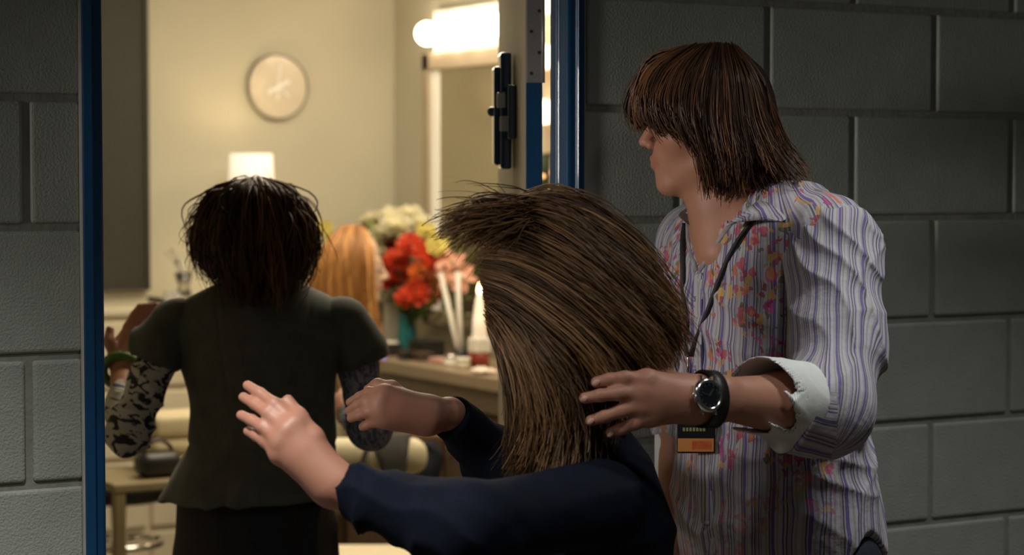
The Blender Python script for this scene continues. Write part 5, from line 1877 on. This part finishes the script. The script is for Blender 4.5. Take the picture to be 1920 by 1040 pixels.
# ------------------------------------------------------------------ the woman whirling round in the navy jacket
sw = person(1085, 3.16, 'woman in a navy jacket whirling round, long light brown hair flung out')
B = Sdf()
sO = P(1052, 541, 3.12)
sfw = nrm([-1, 0.25, -0.12]); sup = nrm([-0.12, 0, 1])
sq = head_sdf(B, sO, sfw, np.cross(sup, sfw), sup, 0.94, True)
wd = nrm([0.35, -0.94, 0]); fd = nrm([-0.94, -0.35, 0])
B.cone(P(1068, 620, 3.13), P(1090, 850, 3.15), 0.046, 0.052, 0.03)
B.ell(P(1092, 1010, 3.16), (0.15, 0.09, 0.15), (wd, fd, UP), 0.05)
ssN, seN, swN = P(1135, 940, 3.00), P(872, 990, 2.76), P(650, 922, 2.86)
B.cone(P(1090, 880, 3.15), ssN, 0.045, 0.045, 0.04)
B.chain([ssN, seN, swN], [0.045, 0.036, 0.024], 0.02)
whN = P(622, 905, 2.865)
B.cone(swN, whN, 0.024, 0.024, 0.015)
FN = []
for (x0, y0, z0), (x1, y1, z1) in (((556, 794, 2.872), (464, 722, 2.935)), ((540, 808, 2.866), (456, 744, 2.93)), ((527, 828, 2.864), (452, 778, 2.92)), ((524, 852, 2.868), (465, 808, 2.915))):
    FN.append([P(x0 + (x1 - x0) * t, y0 + (y1 - y0) * t - 5 * math.sin(3.14 * t), z0 + (z1 - z0) * t ** 1.5) for t in (0, 0.45, 0.74, 1.0)])
hand_sdf(B, whN, P(575, 852, 2.872), FN, [P(612, 862, 2.872), P(590, 818, 2.872), P(562, 780, 2.885), P(540, 750, 2.90)], 0.025, 0.021, 0.0086)
ssF, seF, swF = P(1045, 935, 3.32), P(905, 850, 3.44), P(842, 776, 3.36)
B.cone(P(1090, 880, 3.15), ssF, 0.045, 0.045, 0.04)
seF = P(935, 870, 3.48)
B.chain([ssF, seF, swF], [0.043, 0.036, 0.024], 0.02)
whF = P(800, 778, 3.34)
B.cone(swF, whF, 0.024, 0.023, 0.015)
FF = [[P(722, 738, 3.315), P(692, 735, 3.325), P(674, 744, 3.34), P(656, 754, 3.35)],
      [P(714, 752, 3.305), P(686, 752, 3.31), P(670, 760, 3.32), P(654, 770, 3.335)],
      [P(714, 768, 3.305), P(690, 772, 3.305), P(674, 778, 3.315), P(658, 784, 3.33)],
      [P(722, 784, 3.31), P(702, 790, 3.31), P(688, 796, 3.32), P(680, 800, 3.33)]]
hand_sdf(B, whF, P(745, 768, 3.325), FF, [P(772, 756, 3.335), P(735, 728, 3.345), P(708, 722, 3.355), P(690, 730, 3.365)], 0.025, 0.025, 0.0088)
hp = P(1100, 1000, 3.17)
SL = []
for s in (-1, 1):
    h0 = np.array([hp[0], hp[1], 0.86 - CAMZ]) + wd * 0.08 * s; k_ = np.array([hp[0], hp[1], 0.48 - CAMZ]) + wd * 0.09 * s + fd * 0.06 * s; a_ = np.array([hp[0], hp[1], 0.09 - CAMZ]) + wd * 0.09 * s + fd * 0.03 * s
    SL.append((h0, k_, a_)); B.chain([h0, k_, a_], [0.08, 0.052, 0.036], 0.03)
B.ell(np.array([hp[0], hp[1], 0.98 - CAMZ]), (0.15, 0.10, 0.14), (wd, fd, UP), 0.05)
zc = P(1090, 860, 3.1)[2]
lo1 = np.array([sO[0] - 0.15, 3.00, zc]); hi1 = np.array([sO[0] + 0.15, 3.28, sO[2] + 0.14])
lo2 = np.array([P(430, 700, 2.95)[0], 2.80, P(600, 990, 2.85)[2]]); hi2 = np.array([P(690, 900, 2.86)[0], 2.98, P(500, 690, 2.9)[2]])
lo3 = np.array([P(640, 750, 3.4)[0], 3.25, P(700, 830, 3.3)[2]]); hi3 = np.array([P(870, 750, 3.36)[0], 3.42, P(700, 700, 3.3)[2]])
lo4 = np.array([P(700, 900, 2.9)[0], 2.70, -CAMZ + 0.02]); hi4 = np.array([P(1260, 900, 3.1)[0], 3.60, zc])
sdf_obj('body', B, [(lo1, hi1, 0.004), (lo2, hi2, 0.0022), (lo3, hi3, 0.0024), (lo4, hi4, 0.011)], SKIN_F, sw)
eyes(sw, sq, 0.94)
M_NAVY = mat('navy_cloth', (0.0024, 0.0046, 0.0125), 0.85, var=0.2, vscale=25, bump=0.25, bscale=250, spec=0.15)
Jk = Sdf()
Jk.ell(P(1092, 1010, 3.16), (0.168, 0.112, 0.15), (wd, fd, UP), 0.05)
Jk.cone(P(1092, 900, 3.15), ssN, 0.055, 0.060, 0.05)
Jk.cone(P(1085, 900, 3.17), ssF, 0.055, 0.058, 0.05)
Jk.cone(P(1098, 850, 3.15), P(1092, 930, 3.15), 0.062, 0.075, 0.04)
Jk.ell(np.array([hp[0], hp[1], 1.02 - CAMZ]), (0.158, 0.115, 0.2), (wd, fd, UP), 0.06)
Jk.post.append(folds(0.005, 30, (0.5, 0.2, 0.8), 0.6, 1.1))
Jk.cut(np.array([0, 0, 0.84 - CAMZ]), [0, 0, -1])


def jk_neck(p, d):
    c = P(1092, 860, 3.15)
    hole = np.sqrt((p[:, 0] - c[0]) ** 2 + (p[:, 1] - c[1]) ** 2) - 0.056
    hole = np.maximum(hole, -(p[:, 2] - P(1092, 905, 3.15)[2]))
    return np.maximum(d, -hole)


Jk.post.append(jk_neck)
lo = np.array([hp[0] - 0.26, 2.88, 0.80 - CAMZ]); hi = np.array([hp[0] + 0.26, 3.48, P(1090, 820, 3.1)[2]])
sdf_obj('jacket', Jk, [(lo, hi, 0.0055)], M_NAVY, sw)
for a_, b_, c_, r0, r1, r2 in ((ssN, seN, swN, 0.060, 0.056, 0.043), (ssF, seF, swF, 0.056, 0.05, 0.036)):
    C = Sdf()
    C.cone(a_, b_, r0, r1, 0.03); C.cone(b_, c_, r1, r2, 0.04)
    C.post.append(folds(0.006, 34, nrm(c_ - b_), 0.6, 0.4))
    C.post.append(folds(0.003, 60, (0.5, 0.5, 0.6), 0.6, 2.4))
    cdir = nrm(c_ - b_)
    C.cut(c_ - cdir * 0.002, cdir, 0.004)
    lo, hi = bbox(a_, b_, c_, pad=0.085)
    sdf_obj('sleeve', C, [(lo, hi, 0.0045)], M_NAVY, sw)
tb_ = Sdf()
for h0, k_, a_ in SL:
    tb_.chain([h0, k_, a_ + [0, 0, 0.02]], [0.10, 0.072, 0.05], 0.04)
tb_.cut(np.array([0, 0, 0.075 - CAMZ]), [0, 0, -1]); tb_.cut(np.array([0, 0, 0.90 - CAMZ]), [0, 0, 1])
lo = np.array([hp[0] - 0.26, hp[1] - 0.28, -CAMZ + 0.03]); hi = np.array([hp[0] + 0.26, hp[1] + 0.28, 0.95 - CAMZ])
sdf_obj('trousers', tb_, [(lo, hi, 0.009)], M_JEANS, sw)
shoes(sw, [SL[0][2], SL[1][2]], fd)
M_HAIRS = hair_mat('light_brown_hair', (0.075, 0.038, 0.015), (0.42, 0.225, 0.092), 0.42)
HC = Sdf()
HC.ell(sq(-.012, 0, .040), (.094, .079, .086), (sfw, np.cross(sup, sfw), sup), 0.02)
HC.ell(sq(-.05, 0, -.03), (.055, .068, .075), (sfw, np.cross(sup, sfw), sup), 0.03)
HC.ell(sq(.075, 0, -.06), (.07, .09, .07), (sfw, np.cross(sup, sfw), sup), 0.02, True)
lo, hi = bbox(sO, pad=0.16)
sdf_obj('hair', HC, [(lo, hi, 0.006)], mat('hair_base_lightbrown', (0.07, 0.038, 0.018), 0.6, var=0.2), sw)
gs = [[(985, 392, 3.160), (1040, 376, 3.150), (1110, 402, 3.140), (1180, 466, 3.150), (1235, 548, 3.160), (1262, 600, 3.170)],
      [(940, 398, 3.100), (1010, 378, 3.070), (1095, 408, 3.075), (1180, 484, 3.070), (1242, 566, 3.085), (1272, 618, 3.095)],
      [(915, 420, 3.080), (990, 408, 3.080), (1085, 446, 3.050), (1180, 526, 3.040), (1246, 600, 3.055), (1268, 650, 3.070)],
      [(905, 448, 3.075), (975, 446, 3.065), (1075, 492, 3.040), (1172, 568, 3.030), (1234, 636, 3.040), (1248, 680, 3.055)],
      [(905, 482, 3.070), (975, 492, 3.055), (1065, 540, 3.030), (1150, 604, 3.020), (1205, 656, 3.030), (1225, 690, 3.040)],
      [(912, 520, 3.070), (975, 540, 3.055), (1050, 588, 3.025), (1115, 640, 3.020), (1150, 682, 3.025), (1158, 715, 3.035)],
      [(918, 556, 3.070), (968, 584, 3.060), (1022, 636, 3.030), (1066, 692, 3.025), (1086, 748, 3.030), (1082, 800, 3.040)],
      [(922, 590, 3.080), (955, 624, 3.075), (990, 684, 3.045), (1020, 750, 3.035), (1030, 820, 3.040), (1012, 885, 3.055)],
      [(930, 615, 3.100), (946, 650, 3.095), (968, 710, 3.065), (984, 780, 3.055), (990, 850, 3.060), (965, 905, 3.065)],
      [(960, 600, 3.180), (980, 680, 3.190), (1000, 760, 3.190), (1015, 830, 3.180), (1020, 900, 3.160)]]
gs = [[(g[0][0] + 45, g[0][1] + 30, g[0][2] + 0.06)] + g for g in gs[:4]] + gs[4:]
GS = [[P(*q_) for q_ in resample(g, 7)] for g in gs]
hair_obj('hair', GS, 10000, 0.0011, M_HAIRS, sw, 31, jit=0.007, wav=0.009, clump=90, m=14, cjit=1.5, lenv=(0.7, 1.06))
gs2 = [[(1060, 425, 3.15), (985, 386, 3.13), (950, 384, 3.10), (900, 392, 3.06), (862, 412, 3.03), (834, 436, 3.01)],
       [(1060, 440, 3.13), (990, 398, 3.085), (955, 402, 3.05), (905, 412, 3.02), (868, 426, 3.0), (838, 440, 2.99)],
       [(1050, 450, 3.11), (985, 412, 3.06), (945, 418, 3.03), (905, 428, 3.0), (875, 440, 2.99)]]
hair_obj('hair', [[P(*q_) for q_ in g] for g in gs2], 650, 0.0012, M_HAIRS, sw, 32, jit=0.009, wav=0.010, lenv=(0.45, 1.1))
# far side of the flung hair
gs3 = [[(1000, 392, 3.16), (1060, 385, 3.20), (1120, 415, 3.22), (1180, 480, 3.23), (1230, 560, 3.22), (1256, 610, 3.2)],
       [(960, 430, 3.19), (1040, 440, 3.24), (1120, 490, 3.25), (1190, 560, 3.25), (1236, 630, 3.23), (1246, 676, 3.2)],
       [(950, 500, 3.20), (1030, 530, 3.24), (1110, 590, 3.25), (1170, 640, 3.24), (1205, 685, 3.22), (1210, 715, 3.2)],
       [(960, 580, 3.19), (1030, 620, 3.22), (1080, 680, 3.22), (1110, 740, 3.2), (1115, 800, 3.18), (1105, 850, 3.16)],
       [(1010, 600, 3.2), (1050, 680, 3.2), (1070, 760, 3.19), (1080, 820, 3.17), (1085, 880, 3.12)]]
hair_obj('hair', [[P(*q_) for q_ in g] for g in gs3], 2000, 0.0016, M_HAIRS, sw, 33, jit=0.008, wav=0.006)
gs4 = [[(1100, 560, 3.05), (1130, 610, 3.06), (1150, 660, 3.08), (1150, 720, 3.10), (1135, 790, 3.10), (1110, 860, 3.09)],
       [(1060, 600, 3.04), (1085, 660, 3.05), (1100, 720, 3.07), (1095, 790, 3.07), (1075, 860, 3.05)],
       [(1020, 620, 3.04), (1040, 690, 3.045), (1050, 760, 3.05), (1045, 830, 3.04), (1030, 900, 3.02)]]
hair_obj('hair', [[P(*q_) for q_ in g] for g in gs4], 1500, 0.0015, M_HAIRS, sw, 34, jit=0.010, wav=0.012)

# ------------------------------------------------------------------ the red-haired woman seated at the counter
rw = person(660, 6.82, 'seated woman with long copper hair in profile beside the counter flowers')
B = Sdf()
rO = P(666, 500, 6.82)
rf_ = nrm([1, -0.05, -0.08]); ru = nrm([0.06, 0, 1])
rq = head_sdf(B, rO, rf_, np.cross(ru, rf_), ru, 0.95, True)
rt0 = np.array([rO[0] - 0.04, rO[1], 0])
SEAT = 0.60
zs_ = SEAT - CAMZ
B.cone(rO + [-0.025, 0, -0.07], np.array([rt0[0] + 0.0, rt0[1], 1.17 - CAMZ]), 0.044, 0.05, 0.03)
B.ell(np.array([rt0[0], rt0[1], 1.03 - CAMZ]), (0.09, 0.15, 0.16), None, 0.05)
B.ell(np.array([rt0[0], rt0[1], 0.72 - CAMZ]), (0.11, 0.16, 0.13), None, 0.06)
RK = []
for s in (-1, 1):
    h0 = np.array([rt0[0] + 0.04, rt0[1] + 0.085 * s, zs_ + 0.09]); k_ = h0 + [0.20, 0.0, 0.0]; a_ = np.array([k_[0] - 0.05, k_[1], 0.10 - CAMZ])
    RK.append((h0, k_, a_)); B.chain([h0, k_, a_], [0.085, 0.06, 0.04], 0.03)
    sh_ = np.array([rt0[0] + 0.0, rt0[1] + 0.165 * s, 1.13 - CAMZ]); el_ = sh_ + [0.06, 0.02 * s, -0.26]; wr_ = el_ + [0.17, -0.07 * s, -0.06]
    B.chain([sh_, el_, wr_], [0.045, 0.036, 0.025], 0.03)
    hand_sdf(B, wr_, wr_ + [0.05, 0, -0.01], [[wr_ + [0.075, 0.012 * i - 0.02, -0.01], wr_ + [0.11, 0.012 * i - 0.02, -0.02], wr_ + [0.13, 0.012 * i - 0.02, -0.04]] for i in range(4)], [wr_ + [0.03, -0.02, 0.01], wr_ + [0.06, -0.03, 0.02], wr_ + [0.085, -0.03, 0.015]], 0.023, 0.022, 0.009)
lo1 = np.array([rO[0] - 0.16, rO[1] - 0.14, 1.2 - CAMZ]); hi1 = np.array([rO[0] + 0.16, rO[1] + 0.14, rO[2] + 0.14])
lo2 = np.array([rt0[0] - 0.2, rt0[1] - 0.3, 0.02 - CAMZ]); hi2 = np.array([rt0[0] + 0.48, rt0[1] + 0.3, 1.2 - CAMZ])
sdf_obj('body', B, [(lo1, hi1, 0.0045), (lo2, hi2, 0.009)], SKIN_P, rw, lambda V_: {'lip': lip_mask(V_, rq, 0.95)})
eyes(rw, rq, 0.95)
C = Sdf()
C.ell(np.array([rt0[0], rt0[1], 1.02 - CAMZ]), (0.105, 0.162, 0.165), None, 0.05)
C.ell(np.array([rt0[0], rt0[1], 0.76 - CAMZ]), (0.115, 0.165, 0.16), None, 0.06)
C.cut(np.array([0, 0, 1.12 - CAMZ]), [0, 0, 1]); C.cut(np.array([0, 0, 0.66 - CAMZ]), [0, 0, -1])
C.post.append(folds(0.005, 30, (0.3, 0.5, 0.8), 0.6, 1.0))
sdf_obj('top', C, [(rt0 + [-0.2, -0.25, 0.62 - CAMZ], rt0 + [0.2, 0.25, 1.2 - CAMZ], 0.009)], mat('cream_top', (0.45, 0.38, 0.25), 0.8, var=0.1), rw)
C = Sdf()
C.ell(np.array([rt0[0], rt0[1], 0.70 - CAMZ]), (0.12, 0.17, 0.09), None, 0.05)
for h0, k_, a_ in RK:
    C.chain([h0, k_, a_ + [0, 0, 0.03]], [0.093, 0.07, 0.055], 0.03)
C.cut(np.array([0, 0, SEAT + 0.004 - CAMZ]), [0, 0, -1], 0.003) if False else None
C.cut(np.array([0, 0, 0.085 - CAMZ]), [0, 0, -1])
sdf_obj('trousers', C, [(rt0 + [-0.2, -0.25, 0.04 - CAMZ], rt0 + [0.48, 0.25, 0.84 - CAMZ], 0.010)], M_JEANS, rw)
shoes(rw, [RK[0][2], RK[1][2]], RT)
M_HAIRR = hair_mat('copper_hair', (0.30, 0.12, 0.03), (0.78, 0.40, 0.13), 0.4)
gr_ = [[(684, 436, 6.80), (694, 468, 6.75), (694, 520, 6.74), (692, 580, 6.73), (700, 640, 6.73), (696, 690, 6.73)],
       [(676, 430, 6.80), (678, 470, 6.735), (680, 530, 6.72), (684, 600, 6.715), (694, 660, 6.71), (690, 710, 6.71)],
       [(668, 427, 6.81), (660, 470, 6.73), (662, 540, 6.715), (668, 610, 6.71), (672, 670, 6.70), (668, 720, 6.70)],
       [(655, 428, 6.82), (634, 470, 6.745), (630, 540, 6.725), (638, 610, 6.72), (646, 680, 6.71), (645, 730, 6.71)],
       [(645, 430, 6.83), (612, 475, 6.78), (602, 540, 6.765), (606, 610, 6.75), (618, 680, 6.74), (622, 730, 6.74)],
       [(645, 430, 6.84), (606, 480, 6.84), (594, 545, 6.84), (596, 615, 6.83), (606, 680, 6.82), (612, 730, 6.82)],
       [(650, 430, 6.85), (614, 480, 6.91), (604, 545, 6.92), (606, 610, 6.92), (616, 680, 6.92), (620, 730, 6.92)],
       [(665, 427, 6.86), (652, 475, 6.92), (650, 545, 6.935), (655, 610, 6.935), (660, 680, 6.935), (660, 720, 6.935)],
       [(682, 432, 6.85), (688, 475, 6.905), (688, 540, 6.915), (690, 600, 6.915), (698, 650, 6.915), (695, 700, 6.915)]]
hair_obj('hair', [[P(*q_) for q_ in g] for g in gr_], 2600, 0.0026, M_HAIRR, rw, 41, jit=0.008, wav=0.016, clump=50, m=12)
HC = Sdf()
HC.ell(rq(-.018, 0, .036), (.088, .073, .080), (rf_, np.cross(ru, rf_), ru), 0.02)
HC.ell(rq(-.055, 0, -.06), (.055, .07, .10), (rf_, np.cross(ru, rf_), ru), 0.03)
lo, hi = bbox(rO, pad=0.18)
sdf_obj('hair', HC, [(lo, hi, 0.008)], mat('hair_base_copper', (0.20, 0.07, 0.018), 0.6, var=0.2), rw)
# her stool
rp = L2W(np.array([rt0[0] - 0.01, rt0[1], 0])); rp[2] = 0
so = thing('makeup_stool', rp, 'olive padded stool under the red-haired woman', 'stool')
MB().lathe([(0, SEAT - 0.06), (0.13, SEAT - 0.06), (0.14, SEAT - 0.04), (0.14, SEAT - 0.008), (0.12, SEAT - 0.001), (0, SEAT - 0.001)], rp, 28).build('seat', mat('olive_vinyl', (0.30, 0.25, 0.14), 0.5, var=0.08), so, True)
MB().lathe([(0, 0.0), (0.12, 0.0), (0.12, 0.012), (0.03, 0.03), (0.025, SEAT - 0.06), (0, SEAT - 0.06)], rp, 24).build('pedestal', M_CHROME, so, True)
